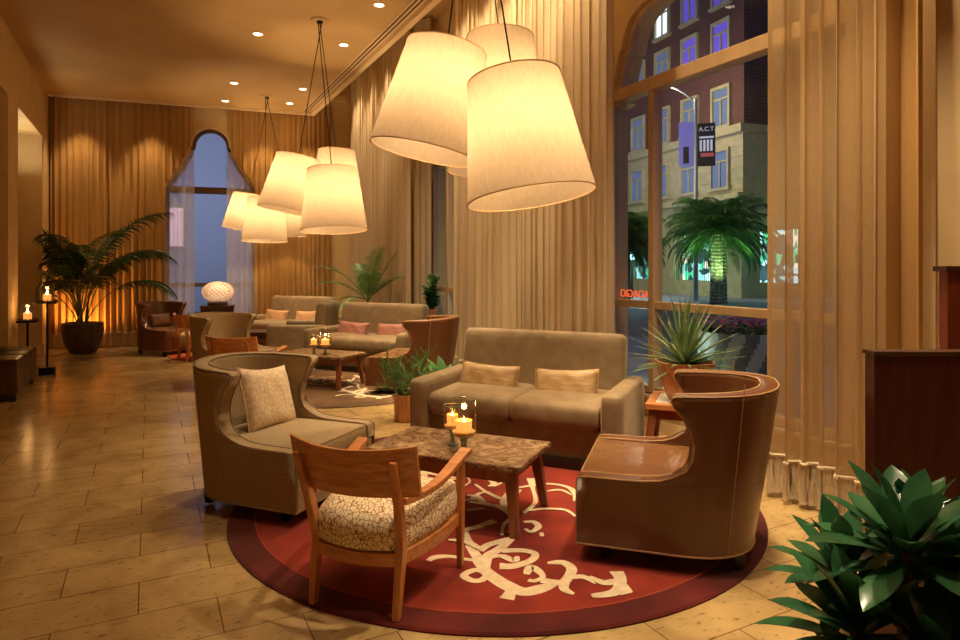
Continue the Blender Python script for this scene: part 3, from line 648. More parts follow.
# ------------------------------------------------------------------ wing tub chair
def tub_chair(name, label, cat, skin, seam, seat_mat=None):
    root = empty(name, (0, 0, 0), 0, label, cat)
    HW, D = .42, .95              # half width, depth;  front edge at y=-.43
    ST = .45                      # straight part of the side
    def outer(a, z, side, inset=0.):
        """a: arc distance from the front along one side (0..total); point on the plan at height z"""
        fl = (z - .08) / .78
        back = .385 + .125 * fl; hw = HW - .012 + .012 * fl
        rx, ry = hw - inset, back - inset
        if a <= ST: return Vector((side * rx, -.47 + a, z))
        t = min(1, (a - ST) / AR) * math.pi / 2
        ex = .80
        return Vector((side * rx * math.cos(t) ** ex, -.47 + ST + ry * math.sin(t) ** ex, z))
    AR = .70; TOT = ST + AR
    edge = [(.08, 0), (.20, 0), (.32, 0), (.395, 0), (.408, .012), (.413, .06), (.413, .20), (.416, .31), (.425, .39), (.445, .447), (.48, .487), (.53, .51), (.59, .515), (.65, .50), (.71, .474), (.76, .452), (.785, .445), (.798, .449)]
    NC = 25
    def zr(z, f):  # top edge rises gently towards the back
        return z + (.05 * f if z > .5 else 0) * max(0, (z - .5) / .33)
    bm = bmesh.new(); th = .09
    def row(z, a0, inset, dz=0):
        r = []
        for side in (-1, 1):
            seq = []
            for k in range(NC + 1):
                u = k / NC; u = u ** .9
                a = a0 + (TOT - a0) * u
                f = a / TOT; p = outer(a, z, side, inset); p.z = zr(z, f) + dz; seq.append(p)
            r.append(seq)
        pts = r[0] + r[1][::-1][1:]
        return [bm.verts.new(p) for p in pts]
    orow = [row(z, a, 0) for z, a in edge]
    top = [row(.808, .457, .012), row(.808, .457, th - .012)]
    irow = [row(z, a, th) for z, a in edge[::-1] if z > .25]
    rows = orow + top + irow
    for A, B in zip(rows, rows[1:]):
        for i in range(len(A) - 1): bm.faces.new((A[i], A[i + 1], B[i + 1], B[i]))
    # front edge faces joining outside and inside of the wall
    no = len(orow)
    for end in (0, -1):
        for j in range(len(irow) - 1):
            zi = len(irow) - 1 - j
            k = no - 1 - j
            bm.faces.new((orow[k][end], orow[k - 1][end], irow[j + 1][end], irow[j][end]))
        bm.faces.new((orow[no - 1][end], top[0][end], top[1][end], irow[0][end]))
    o = ob('upholstered_shell', bm, skin, root, bevel=.012, seg=3, angle=50)
    # piping following the edge outside and inside
    for ins, nm in ((.004, 'piping'), (th - .004, 'piping')):
        bm = bmesh.new(); pts = []
        e2 = edge + [(.806, .454)]
        for side in (-1, 1):
            seq = []
            for z, a in e2:
                p = outer(a, z, side, ins); p.z = zr(z, a / TOT); seq.append(p)
            for k in range(1, 15):
                a = .457 + (TOT - .457) * k / 15
                p = outer(a, .808, side, ins); p.z = zr(.808, a / TOT); seq.append(p)
            pts.append(seq)
        tube(bm, pts[0] + pts[1][::-1], .0045, 6)
        ob(nm, bm, seam, root)
    # seam lines on the back, and one at the foot
    for s in (-1, 1):
        bm = bmesh.new(); tube(bm, [outer(ST + .26, .09 + .77 * k / 10, s, -.001) + Vector((0, 0, zr(.09 + .77 * k / 10, .65) - (.09 + .77 * k / 10))) for k in range(11)], .003, 5)
        ob('back_seam', bm, seam, root)
    bm = bmesh.new(); pts = [outer(TOT * k / 24, .085, -1, -.001) for k in range(25)] + [outer(TOT * (24 - k) / 24, .085, 1, -.001) for k in range(1, 25)]
    tube(bm, pts, .005, 6, closed=True); ob('lower_piping', bm, seam, root)
    # base platform under the seat
    bm = bmesh.new(); n = 20
    pl = [outer(TOT * k / n, .08, -1, .02) for k in range(n + 1)] + [outer(TOT * (n - k) / n, .08, 1, .02) for k in range(1, n + 1)]
    a = [bm.verts.new((p.x, p.y + (.0 if p.y > -.46 else -.0), .082)) for p in pl]; b = [bm.verts.new((p.x, p.y, .31)) for p in pl]
    for i in range(len(a)): j = (i + 1) % len(a); bm.faces.new((a[i], a[j], b[j], b[i]))
    bm.faces.new(a[::-1]); bm.faces.new(b)
    ob('seat_base', bm, skin, root, bevel=.01)
    # seat cushion: D-shaped
    bm = bmesh.new(); rings = []
    base = [outer(TOT * k / n, .3, -1, th + .004) for k in range(n + 1)] + [outer(TOT * (n - k) / n, .3, 1, th + .004) for k in range(1, n + 1)]
    c = Vector((0, -.02, 0))
    def ring(s, z):
        return [bm.verts.new((c.x + (p.x - c.x) * s, c.y + (p.y - c.y) * s + (.0), z)) for p in base]
    rr_ = [ring(.96, .305), ring(.995, .32), ring(1, .36), ring(.995, .395), ring(.97, .41), ring(.8, .422), ring(.5, .43), ring(.15, .432)]
    for A, B in zip(rr_, rr_[1:]):
        for i in range(len(A)): j = (i + 1) % len(A); bm.faces.new((A[i], A[j], B[j], B[i]))
    bm.faces.new(rr_[0][::-1]); bm.faces.new(rr_[-1])
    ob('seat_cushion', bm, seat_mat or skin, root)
    bm = bmesh.new()
    tube(bm, [(c.x + (p.x - c.x) * .985, c.y + (p.y - c.y) * .985, .404) for p in base], .004, 6, closed=True); ob('cushion_piping', bm, seam, root)
    for sx in (-1, 1):
        for y in (-.34, .28):
            bm = bmesh.new(); w = .028; x = sx * (.32 if y < 0 else .26)
            hexa(bm, [(x - w * .7, y - w * .7, 0), (x + w * .7, y - w * .7, 0), (x + w * .7, y + w * .7, 0), (x - w * .7, y + w * .7, 0)], [(x - w, y - w, .085), (x + w, y - w, .085), (x + w, y + w, .085), (x - w, y + w, .085)])
            ob('leg', bm, M['foot'], root, smooth=False, bevel=.004)
    return root
GT = 'brown leather tub armchairs'; GB_ = 'sand fabric tub armchairs'
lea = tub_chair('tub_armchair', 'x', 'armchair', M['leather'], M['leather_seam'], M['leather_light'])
placed(lea, (2.475, 2.53, .015), 315, 'brown leather wing-backed tub armchair at the right end of the red rug', GT)
dup(lea, (2.78, 6.98, .015), 313, 'brown leather tub armchair seen from behind beside the middle sofa', GT)
far = dup(lea, (.25, 12.02, 0), 140, 'brown leather tub armchair near the rear wall, right of the big potted palm', GT)
bei = tub_chair('tub_armchair', 'x', 'armchair', M['tweed'], M['piping'])
placed(bei, (.71, 4.20, .01), 139, 'sand tweed tub armchair holding a cream cushion, beside the red rug', GB_)
dup(bei, (.90, 8.42, .01), 139, 'sand tweed tub armchair without a cushion, left of the middle coffee table', GB_)

# ------------------------------------------------------------------ loveseat
def loveseat(name, skin, W=1.66, cat='sofa'):
    root = empty(name, (0, 0, 0), 0, 'x', cat)
    D = .90; h = W / 2; one = W < 1.3
    bm = bmesh.new(); rbox(bm, 0, .04, .175, W - .2, D - .12, .23, r=.02); ob('base', bm, skin, root)
    bm = bmesh.new(); box(bm, -h + .05, h - .05, -D / 2 + .06, D / 2 - .05, 0.0, .07); ob('plinth', bm, M['foot'], root, smooth=False)
    for s in (-1, 1):
        bm = bmesh.new(); rbox(bm, s * (h - .075), 0, .308, .15, D, .50, r=.045, nx=8, nz=10); ob('arm', bm, skin, root)
    # back with softly rounded top
    bm = bmesh.new(); rbox(bm, 0, 0, 0, W - .26, .2, .80, r=.06, nx=14, nz=12)
    bmesh.ops.rotate(bm, verts=bm.verts, cent=(0, 0, -.4), matrix=Matrix.Rotation(R(-7), 3, 'X')); bmesh.ops.translate(bm, verts=bm.verts, vec=(0, D / 2 - .17, .50))
    ob('back', bm, skin, root)
    cw = (W - .30) / (1 if one else 2)
    for s in ((0,) if one else (-1, 1)):
        bm = bmesh.new(); rbox(bm, s * cw / 2, -.075, .375, cw - .006, .69, .18, r=.055, nx=14, ny=12, nz=8, dome=.025, puff=.004); c_ = ob('seat_cushion', bm, skin, root)
        bm = bmesh.new(); x0, x1, y0, y1 = s * cw / 2 - cw / 2 + .03, s * cw / 2 + cw / 2 - .03, -.075 - .338, .24
        tube(bm, [(x0, y0 + .006, .315), (x1, y0 + .006, .315)], .004, 6); ob('cushion_seam', bm, M['piping'], c_)
    return root
sofa = loveseat('loveseat', M['sofa'])
AS = 231.5
placed(sofa, (2.66, 4.34, .014), AS, 'taupe two-seat sofa with two bronze cushions facing the red rug', 'taupe loveseats')
dup(sofa, (2.77, 8.75, .014), AS, 'taupe two-seat sofa with two rose cushions, in the middle group', 'taupe loveseats')
dup(sofa, (2.26, 11.80, 0), AS, 'taupe two-seat sofa with two rust cushions, farthest back', 'taupe loveseats')
placed(loveseat('square_armchair', M['sofa'], 1.0, 'armchair'), (2.20, 10.30, 0), 300, 'taupe square armchair seen from its side in front of the farthest sofa')

# ------------------------------------------------------------------ loose cushions
def pillow_bm(w, h, t, n=14, pinch=.12):
    bm = bmesh.new(); F = {}
    for sd in (1, -1):
        for i in range(n + 1):
            for j in range(n + 1):
                u, v = 2 * i / n - 1, 2 * j / n - 1
                if (i in (0, n) or j in (0, n)) and sd == -1: F[(sd, i, j)] = F[(1, i, j)]; continue
                x = u * w / 2 * (1 - pinch * (1 - v * v) * abs(u) ** 3 * .5 * (h / w)); z = v * h / 2 * (1 - pinch * (1 - u * u) * abs(v) ** 3)
                y = sd * t / 2 * ((1 - u ** 4) * (1 - v ** 4)) ** .55 * (.8 + .2 * math.cos(u * 1.3))
                y += .004 * math.sin(9 * u + 5 * v) * (1 - u * u)
                F[(sd, i, j)] = bm.verts.new((x, y, z))
    for sd in (1, -1):
        for i in range(n):
            for j in range(n):
                f = (F[(sd, i, j)], F[(sd, i + 1, j)], F[(sd, i + 1, j + 1)], F[(sd, i, j + 1)]); bm.faces.new(f if sd == -1 else f[::-1])
    return bm
def loose_pillow(anchor_loc, az, off, w, h, t, mat, label, group, tilt=18, roll=0, name='throw_pillow'):
    root = bpy.data.objects.new(name, None)
    ph = facing(az); m = Matrix.Rotation(ph, 4, 'Z')
    p = Vector((*anchor_loc[:2], 0)) + (m @ Vector(off))
    me_bm = pillow_bm(w, h, t); bmesh.ops.recalc_face_normals(me_bm, faces=me_bm.faces)
    me = bpy.data.meshes.new(name); me_bm.to_mesh(me); me_bm.free()
    o = link(name, me, mat); o.location = p
    o.rotation_euler = (m @ Matrix.Rotation(R(-tilt), 4, 'X') @ Matrix.Rotation(R(roll), 4, 'Y')).to_euler()
    tag(o, label, 'cushion', group)
    # piping along the rim
    bm = bmesh.new(); pts = []
    n = 14
    rim = [(i, 0) for i in range(n)] + [(n, j) for j in range(n)] + [(n - i, n) for i in range(n)] + [(0, n - j) for j in range(n)]
    for i, j in rim:
        u, v = 2 * i / n - 1, 2 * j / n - 1
        pts.append((u * w / 2 * (1 - .12 * (1 - v * v) * abs(u) ** 3 * .5 * (h / w)), .004 * math.sin(9 * u + 5 * v) * (1 - u * u), v * h / 2 * (1 - .12 * (1 - u * u) * abs(v) ** 3)))
    tube(bm, pts, .004, 5, closed=True); ob('rim_piping', bm, mat, o)
    return o
s1 = (2.66, 4.34); s2 = (2.77, 8.75); s3 = (2.26, 11.80)
loose_pillow(s1, AS, (-.34, .0, .53), .51, .265, .13, M['pillow_gold'], 'bronze lumbar cushion on the right seat of the near sofa', 'bronze lumbar cushions', 20, 2)
loose_pillow(s1, AS, (.31, .0, .53), .51, .265, .13, M['pillow_gold'], 'bronze lumbar cushion on the left seat of the near sofa', 'bronze lumbar cushions', 20, -3)
loose_pillow(s2, AS, (-.30, .0, .53), .51, .265, .13, M['pillow_rose'], 'rose lumbar cushion on the middle sofa, partly behind the leather armchair', 'rose lumbar cushions', 20, 2)
loose_pillow(s2, AS, (.36, .0, .53), .51, .265, .13, M['pillow_rose'], 'rose lumbar cushion at the left arm of the middle sofa', 'rose lumbar cushions', 20, -2)
loose_pillow(s3, AS, (-.34, .0, .53), .51, .265, .13, M['pillow_rust'], 'rust lumbar cushion on the right seat of the farthest sofa', 'rust lumbar cushions', 20, 2)
loose_pillow(s3, AS, (.36, .0, .53), .51, .265, .13, M['pillow_rust'], 'rust lumbar cushion on the left seat of the farthest sofa', 'rust lumbar cushions', 20, -2)
loose_pillow((.71, 4.20), 139, (.05, .10, .60), .44, .42, .13, M['pillow_cream'], 'square cream slub cushion leaning in the near sand armchair', None, 20, 6)
loose_pillow((.25, 12.02), 140, (0, .12, .54), .42, .24, .12, M['leather'], 'brown leather lumbar cushion in the rear leather armchair', None, 18, 0)

# ------------------------------------------------------------------ coffee table
def coffee_table(label, top_mat, legm, group):
    root = empty('coffee_table', (0, 0, 0), 0, label, 'coffee table', group)
    # local x: long side .94, y: short side .54
    bm = bmesh.new(); n = 40; rr = random.Random(4)
    out = []
    hx, hy = .475, .275
    per = [(-hx + 2 * hx * i / n, -hy) for i in range(n)] + [(hx, -hy + 2 * hy * i / 22) for i in range(22)] + [(hx - 2 * hx * i / n, hy) for i in range(n)] + [(-hx, hy - 2 * hy * i / 22) for i in range(22)]
    jit = [(rr.uniform(-.004, .004), rr.uniform(-.004, .004)) for _ in per]
    A = [bm.verts.new((x, y, .381)) for x, y in per]
    B = [bm.verts.new((x * 1.006 + j[0], y * 1.01 + j[1], .374)) for (x, y), j in zip(per, jit)]
    C = [bm.verts.new((x * 1.0 + j[1], y * 1.0 + j[0], .358 + j[0])) for (x, y), j in zip(per, jit)]
    D_ = [bm.verts.new((x * .985, y * .98, .350)) for x, y in per]
    for P, Q in ((A, B), (B, C), (C, D_)):
        for i in range(len(P)): j = (i + 1) % len(P); bm.faces.new((P[i], Q[i], Q[j], P[j]))
    bm.faces.new(A); bm.faces.new(D_[::-1])
    ob('table_top', bm, top_mat, root, smooth=False)
    for sy in (-1, 1):
        bm = bmesh.new(); box(bm, -.40, .40, sy * .215 - .012, sy * .215 + .012, .275, .35); ob('apron', bm, legm, root, smooth=False, bevel=.003)
    for sx in (-1, 1):
        bm = bmesh.new(); box(bm, sx * .395 - .012, sx * .395 + .012, -.215, .215, .275, .35); ob('apron', bm, legm, root, smooth=False, bevel=.003)
        for sy in (-1, 1):
            bm = bmesh.new(); w = .028; tx, ty, bx_, by_ = sx * .40, sy * .195, sx * .445, sy * .25
            hexa(bm, [(bx_ - w * .8, by_ - w * .6, 0), (bx_ + w * .8, by_ - w * .6, 0), (bx_ + w * .8, by_ + w * .6, 0), (bx_ - w * .8, by_ + w * .6, 0)], [(tx - w * 1.15, ty - w, .352), (tx + w * 1.15, ty - w, .352), (tx + w * 1.15, ty + w, .352), (tx - w * 1.15, ty + w, .352)])
            ob('leg', bm, legm, root, smooth=False, bevel=.004)
    return root
TL = (1.63, 3.43)
t1 = coffee_table('x', M['marble'], M['wood_table'], 'marble-topped coffee tables')
placed(t1, (TL[0], TL[1], .015), 231, 'low coffee table with brown marble top and splayed wooden legs, on the red rug', 'marble-topped coffee tables')
dup(t1, (TL[0] + .23, TL[1] + 4.41, .015), 231, 'low marble-topped coffee table on the brown rug in the middle group', 'marble-topped coffee tables')
t3 = dup(t1, (1.50, 11.02, .015), 231 - 20, 'dark low coffee table in the rear group, half hidden by the square armchair', 'marble-topped coffee tables')
recolor(t3, M['marble'], M['wood_dark']); recolor(t3, M['wood_table'], M['wood_dark'])

# ------------------------------------------------------------------ wooden armchair
def wood_chair(label):
    root = empty('wooden_armchair', (0, 0, 0), 0, label, 'wooden chair', 'wooden armchairs')
    # front at -y, rear at +y.  seat ring
    fw, rw, y0, y1 = .27, .205, -.25, .25
    def bar(name, pts, w, t, mat, n=None):
        """rectangular section swept along pts; w: level-ish width vector, t: thickness"""
        bm = bmesh.new(); rings = []
        for i, (p, wv, tv) in enumerate(pts):
            p, wv, tv = Vector(p), Vector(wv), Vector(tv)
            rings.append([bm.verts.new(p + wv * a + tv * b) for a, b in ((-1, -1), (1, -1), (1, 1), (-1, 1))])
        for A, B in zip(rings, rings[1:]):
            for k in range(4): bm.faces.new((A[k], A[(k + 1) % 4], B[(k + 1) % 4], B[k]))
        bm.faces.new(rings[0][::-1]); bm.faces.new(rings[-1])
        return ob(name, bm, mat, root, bevel=.005, seg=2, angle=35)
    for s in (-1, 1):
        # front leg, straight, running up to the arm
        bar('front_leg', [((s * (fw + .0), y0, 0), (.014, 0, 0), (0, .016, 0)), ((s * fw, y0, .28), (.017, 0, 0), (0, .022, 0)), ((s * fw, y0 - .005, .525), (.016, 0, 0), (0, .021, 0))], 0, 0, M['wood'])
        # rear leg raking backwards both above and below the seat
        bar('rear_leg', [((s * (rw - .008), y1 + .02, 0), (.015, 0, 0), (0, .017, 0)), ((s * (rw - .005), y1 - .0, .16), (.017, 0, 0), (0, .022, 0)), ((s * (rw - .005), y1 - .02, .28), (.018, 0, 0), (0, .025, 0)), ((s * (rw + .008), y1 + .03, .46), (.017, 0, 0), (0, .021, 0)), ((s * (rw + .018), y1 + .105, .665), (.015, 0, 0), (0, .013, 0))], 0, 0, M['wood'])
        # arm sweeping from the rear post out over the front leg
        pts = []
        for k in range(13):
            t = k / 12
            x = s * (rw + .005 + (fw - rw + .01) * t + .045 * math.sin(math.pi * t) * (1 - t))
            y = y1 - .0 + (y0 - .045 - y1) * t
            z = .475 - .012 * math.sin(math.pi * t) + .072 * t ** 1.4
            tx = 0.014 + .012 * t
            pts.append(((x, y, z), (tx + .004, .0, 0), (0, 0, .015 - .003 * t)))
        bar('arm', pts, 0, 0, M['wood_h'])
    # curved seat rail
    def ringpts(off):
        P = []
        for k in range(9): P.append((-fw + off + (2 * fw - 2 * off) * k / 8, y0 + off - .02 * math.sin(math.pi * k / 8)))
        for k in range(1, 8): P.append((fw - off - (fw - rw) * k / 8 + .03 * math.sin(math.pi * k / 8), y0 + off + (y1 - y0 - 2 * off) * k / 8))
        for k in range(9): P.append((rw - off - (2 * rw - 2 * off) * k / 8, y1 - off + .045 * math.sin(math.pi * k / 8)))
        for k in range(1, 8): P.append((-rw + off - (fw - rw) * k / 8 - .03 * math.sin(math.pi * k / 8), y1 - off - (y1 - y0 - 2 * off) * k / 8))
        return P
    A, B = ringpts(0), ringpts(.028)
    bm = bmesh.new()
    a0 = [bm.verts.new((x, y, .205)) for x, y in A]; a1 = [bm.verts.new((x, y, .262)) for x, y in A]; b0 = [bm.verts.new((x, y, .205)) for x, y in B]; b1 = [bm.verts.new((x, y, .262)) for x, y in B]
    n = len(A)
    for i in range(n):
        j = (i + 1) % n
        for q in ((a0, a1), (a1, b1), (b1, b0), (b0, a0)): bm.faces.new((q[0][i], q[0][j], q[1][j], q[1][i]))
    ob('seat_rail', bm, M['wood_h'], root, bevel=.005)
    # domed cushion
    bm = bmesh.new(); P = ringpts(0); rings = []
    for s_, z in ((.94, .26), (.98, .27), (1.0, .30), (1.01, .335), (.99, .37), (.92, .40), (.78, .425), (.5, .442), (.2, .448)):
        rings.append([bm.verts.new((x * s_ * (.96 if z < .4 else 1), y * s_, z)) for x, y in P])
    for Q, Z in zip(rings, rings[1:]):
        for i in range(n): j = (i + 1) % n; bm.faces.new((Q[i], Q[j], Z[j], Z[i]))
    bm.faces.new(rings[0][::-1]); bm.faces.new(rings[-1])
    ob('seat_cushion', bm, M['pebble'], root)
    # broad curved back board
    bm = bmesh.new(); nn = 18; g = []
    for i in range(nn + 1):
        t = i / nn; x = (t - .5) * .60; cz = (t - .5) * 2
        yb_ = y1 + .10 - .09 * cz * cz
        col = []
        for z in (.50, .53, .60, .69, .705):
            sh = (z - .5) * .30; top = .015 * cz * cz
            col.append((x * (.97 + .1 * (z - .5)), yb_ + sh - .03, z + (top if z > .6 else -0 * cz)))
        g.append(col)
    F_ = [[bm.verts.new((p[0], p[1] - .011, p[2])) for p in c] for c in g]; K = [[bm.verts.new((p[0], p[1] + .011, p[2])) for p in c] for c in g]
    m_ = len(g[0])
    for i in range(nn):
        for j in range(m_ - 1):
            bm.faces.new((F_[i][j], F_[i + 1][j], F_[i + 1][j + 1], F_[i][j + 1])); bm.faces.new((K[i][j], K[i][j + 1], K[i + 1][j + 1], K[i + 1][j]))
        bm.faces.new((F_[i][0], K[i][0], K[i + 1][0], F_[i + 1][0])); bm.faces.new((F_[i][-1], F_[i + 1][-1], K[i + 1][-1], K[i][-1]))
    for i in (0, nn):
        for j in range(m_ - 1): bm.faces.new((F_[i][j], F_[i][j + 1], K[i][j + 1], K[i][j]))
    ob('backrest', bm, M['wood_h'], root, bevel=.004, angle=50)
    # slim shadow grooves across the board
    return root
wc = wood_chair('x')
placed(wc, (.955, 2.80, .015), 47, 'open wooden armchair with a pebble-print seat, nearest the camera on the red rug', 'wooden armchairs')
dup(wc, (.93, 7.25, .0145), 40, 'reddish wooden armchair whose curved back shows behind the near sand armchair', 'wooden armchairs')
w3 = dup(wc, (.72, 10.95, .0), 75, 'honey-coloured wooden armchair behind the middle sand armchair, before the lit globe lamp', 'wooden armchairs')
recolor(w3, M['wood'], M['wood_orange']); recolor(w3, M['wood_h'], M['wood_orange'])

# ------------------------------------------------------------------ candle glasses
def hurricane(loc, r, h, foot, label, level, group):
    root = empty('candle_hurricane', loc, 0, label, 'candle holder', group)
    bm = bmesh.new(); lathe(bm, [(r * .62, .0), (r * .62, .006), (r * .3, .014), (r * .22, foot * .5), (r * .3, foot - .01), (r * .5, foot)], 28); ob('glass_foot', bm, M['vase_green'], root)
    bm = bmesh.new(); lathe(bm, [(.01, foot), (r * .8, foot + .006), (r, foot + .03), (r, h)], 36, cap=False); ob('glass_cylinder', bm, M['vase'], root)
    bm = bmesh.new(); n = 36; tube(bm, [(r * math.cos(2 * math.pi * i / n), r * math.sin(2 * math.pi * i / n), h) for i in range(n)], .0022, 6, closed=True); ob('glass_rim', bm, M['vase_green'], root)
    bm = bmesh.new(); rr = random.Random(2)
    lathe(bm, [(.0, foot + .008), (r * .78, foot + .010), (r * .93, foot + .03), (r * .93, foot + level), (0.0, foot + level + .004)], 24)
    ob('pebble_fill', bm, M['pebbles'], root)
    bm = bmesh.new(); zc = foot + level; lathe(bm, [(r * .60, zc), (r * .66, zc + .06), (r * .60, zc + .062), (r * .5, zc + .035), (0, zc + .03)], 20); cd = ob('candle', bm, M['candle'], root)
    bm = bmesh.new(); lathe(bm, [(.0005, zc + .03), (.006, zc + .042), (.0075, zc + .05), (.004, zc + .064), (0, zc + .078)], 10); ob('flame', bm, M['flame'], cd)
    ld = bpy.data.lights.new('candle_glow', 'POINT'); ld.energy = .9; ld.color = (1, .55, .2); ld.shadow_soft_size = .015
    lo = bpy.data.objects.new('candle_glow', ld); COL.objects.link(lo); lo.parent = root; lo.location = (0, 0, zc + .12)
    return root
TZ = .015 + .382
def wpt(px, py, z):
    d = 643 * (1.45 - z) / (py - 266); t = (px - 480) / 643
    return ((.4577 + .8891 * t) * d, (.8891 - .4577 * t) * d)
a = wpt(464, 452, TZ); hurricane((a[0], a[1], TZ), .071, .30, .085, 'larger of two glass candle hurricanes on the near coffee table', .035, 'glass candle hurricanes')
a = wpt(452.5, 445, TZ); hurricane((a[0], a[1], TZ), .052, .235, .09, 'smaller glass candle hurricane behind the larger one on the near coffee table', .03, 'glass candle hurricanes')
a = wpt(464, 452, TZ); a = (a[0] + .29, a[1] + 4.41); hurricane((a[0], a[1], TZ), .071, .30, .085, 'larger glass candle hurricane on the middle coffee table', .03, 'glass candle hurricanes')
hurricane((a[0] - .13, a[1] + .03, TZ), .052, .235, .09, 'smaller glass candle hurricane on the middle coffee table', .03, 'glass candle hurricanes')

# ------------------------------------------------------------------ side table by the window
def side_table(loc, az, label, group=None):
    root = empty('side_table', loc, facing(az), label, 'side table', group)
    w = .255
    bm = bmesh.new()
    for x0, x1, y0, y1 in ((-w, w, -w, -w + .06), (-w, w, w - .06, w), (-w, -w + .06, -w + .06, w - .06), (w - .06, w, -w + .06, w - .06)): box(bm, x0, x1, y0, y1, .425, .465)
    ob('top_frame', bm, M['wood_h'], root, smooth=False, bevel=.003)
    bm = bmesh.new()
    for k in range(3): box(bm, -w + .061, w - .061, -w + .062 + k * .130, -w + .062 + (k + 1) * .130 - .004, .43, .462)
    ob('tile_inlay', bm, M['white_tile'], root, smooth=False)
    for sx in (-1, 1):
        for sy in (-1, 1):
            bm = bmesh.new(); q = .026; tx, ty = sx * (w - .05), sy * (w - .05); bx_, by_ = sx * (w + .0), sy * (w - .03)
            hexa(bm, [(bx_ - q, by_ - q, 0), (bx_ + q, by_ - q, 0), (bx_ + q, by_ + q, 0), (bx_ - q, by_ + q, 0)], [(tx - q, ty - q, .426), (tx + q, ty - q, .426), (tx + q, ty + q, .426), (tx - q, ty + q, .426)])
            ob('leg', bm, M['wood_table'], root, smooth=False, bevel=.003)
        bm = bmesh.new(); box(bm, -w + .06, w - .06, sx * (w - .06) - .01, sx * (w - .06) + .01, .35, .426); ob('apron', bm, M['wood_table'], root, smooth=False)
    return root
side_table((3.52, 3.53, 0), 229, 'low wooden side table with pale inlaid top, under the agave by the window')
r_ = empty('plant_stand', (3.72, 8.78, 0), 0, 'slim wooden plant stand behind the middle sofa, holding the round-leaved plant', 'plant stand')
bm = bmesh.new(); lathe(bm, [(.15, .60), (.155, .61), (.155, .635), (.15, .64)], 28); ob('stand_top', bm, M['wood_table'], r_)
for k in range(3):
    a = k * 2.094; bm = bmesh.new(); tube(bm, [(.16 * math.cos(a), .16 * math.sin(a), 0), (.10 * math.cos(a), .10 * math.sin(a), .60)], .014, 8); ob('leg', bm, M['wood_table'], r_)

# ------------------------------------------------------------------ plants
def leaf(bm, base, az, el, ln, wd, droop=.6, fold=.25, n=7, tip=.08, twist=0, prof=None, cup=0):
    """broad or narrow blade arching out from base"""
    p = Vector(base); a = az; e = el; L_, C_, R_ = [], [], []
    seg = ln / n
    for i in range(n + 1):
        t = i / n
        d = Vector((math.cos(e) * math.cos(a), math.cos(e) * math.sin(a), math.sin(e)))
        side = Vector((-math.sin(a), math.cos(a), 0)); up = side.cross(d).normalized() * -1
        if up.z < 0 and abs(e) < 1.5: up = -up
        w = (prof(t) if prof else (math.sin(math.pi * min(1, t * .86 + .12)) ** .75)) * wd / 2
        if i == n: w = wd * .01
        s2 = side * math.cos(twist * t) + up * math.sin(twist * t)
        L_.append(bm.verts.new(p - s2 * w + up * (w * fold + cup * t * t))); C_.append(bm.verts.new(p + up * cup * t * t)); R_.append(bm.verts.new(p + s2 * w + up * (w * fold + cup * t * t)))
        p = p + d * seg; e -= droop / n * (.4 + 1.2 * t)
    for i in range(n):
        bm.faces.new((L_[i], L_[i + 1], C_[i + 1], C_[i])); bm.faces.new((C_[i], C_[i + 1], R_[i + 1], R_[i]))

def frond(bmf, bms, base, az, ln, el, droop, nl=26, ll=.32, wd=.022, hang=.6, start=.25, stem_r=.007, rr=None, vee=.5):
    rr = rr or rnd; n = 22; p = Vector(base); e = el; pts = []; dirs = []
    for i in range(n + 1):
        t = i / n
        d = Vector((math.cos(e) * math.cos(az), math.cos(e) * math.sin(az), math.sin(e)))
        pts.append(p.copy()); dirs.append(d); p = p + d * ln / n; e -= droop / n * (.3 + 1.4 * t)
    tube(bms, pts, [stem_r * (1 - .8 * i / n) for i in range(n + 1)], 5)
    side = Vector((-math.sin(az), math.cos(az), 0))
    for k in range(nl):
        t = start + (1 - start) * (k + .5) / nl; i = min(n - 1, int(t * n)); q = pts[i].lerp(pts[i + 1], t * n - i); d = dirs[i]
        up = side.cross(d) * -1
        if up.z < 0: up = -up
        prof = math.sin(math.pi * (.12 + .84 * (t - start) / (1 - start))) ** .6
        for s in (-1, 1):
            l = ll * prof * rr.uniform(.85, 1.1)
            dv = (side * s * (1.0 - .45 * t) + d * (.45 + .5 * t) + up * vee * .5).normalized()
            m_ = 4; a0 = q.copy(); prevl = prevr = None; w0 = wd * prof
            for j in range(m_ + 1):
                u = j / m_; w = w0 * (1 - u) ** .6 * (.6 + .8 * min(u * 3, 1)) * .5 if j else w0 * .3
                wv = (d * .8 + up * .2).normalized() * w
                a1, a2 = bmf.verts.new(a0 - wv), bmf.verts.new(a0 + wv)
                if prevl: bmf.faces.new((prevl, prevr, a2, a1))
                prevl, prevr = a1, a2
                dv = (dv + Vector((0, 0, -hang * (.25 + u * .6)))).normalized()
                a0 = a0 + dv * l / m_

def pot(root, prof, mat, soil_z, soil_r, name='pot', rfun=None, n=40):
    bm = bmesh.new(); lathe(bm, prof, n, rfun=rfun, cap=False)
    bm.faces.new([bm.verts.new((prof[0][0] * math.cos(2 * math.pi * i / n), prof[0][0] * math.sin(2 * math.pi * i / n), prof[0][1])) for i in range(n)][::-1])
    ob(name, bm, mat, root)
    bm = bmesh.new(); lathe(bm, [(soil_r, soil_z - .02), (soil_r, soil_z), (0, soil_z + .012)], 24, rfun=rfun); ob('soil', bm, M['soil'], root)

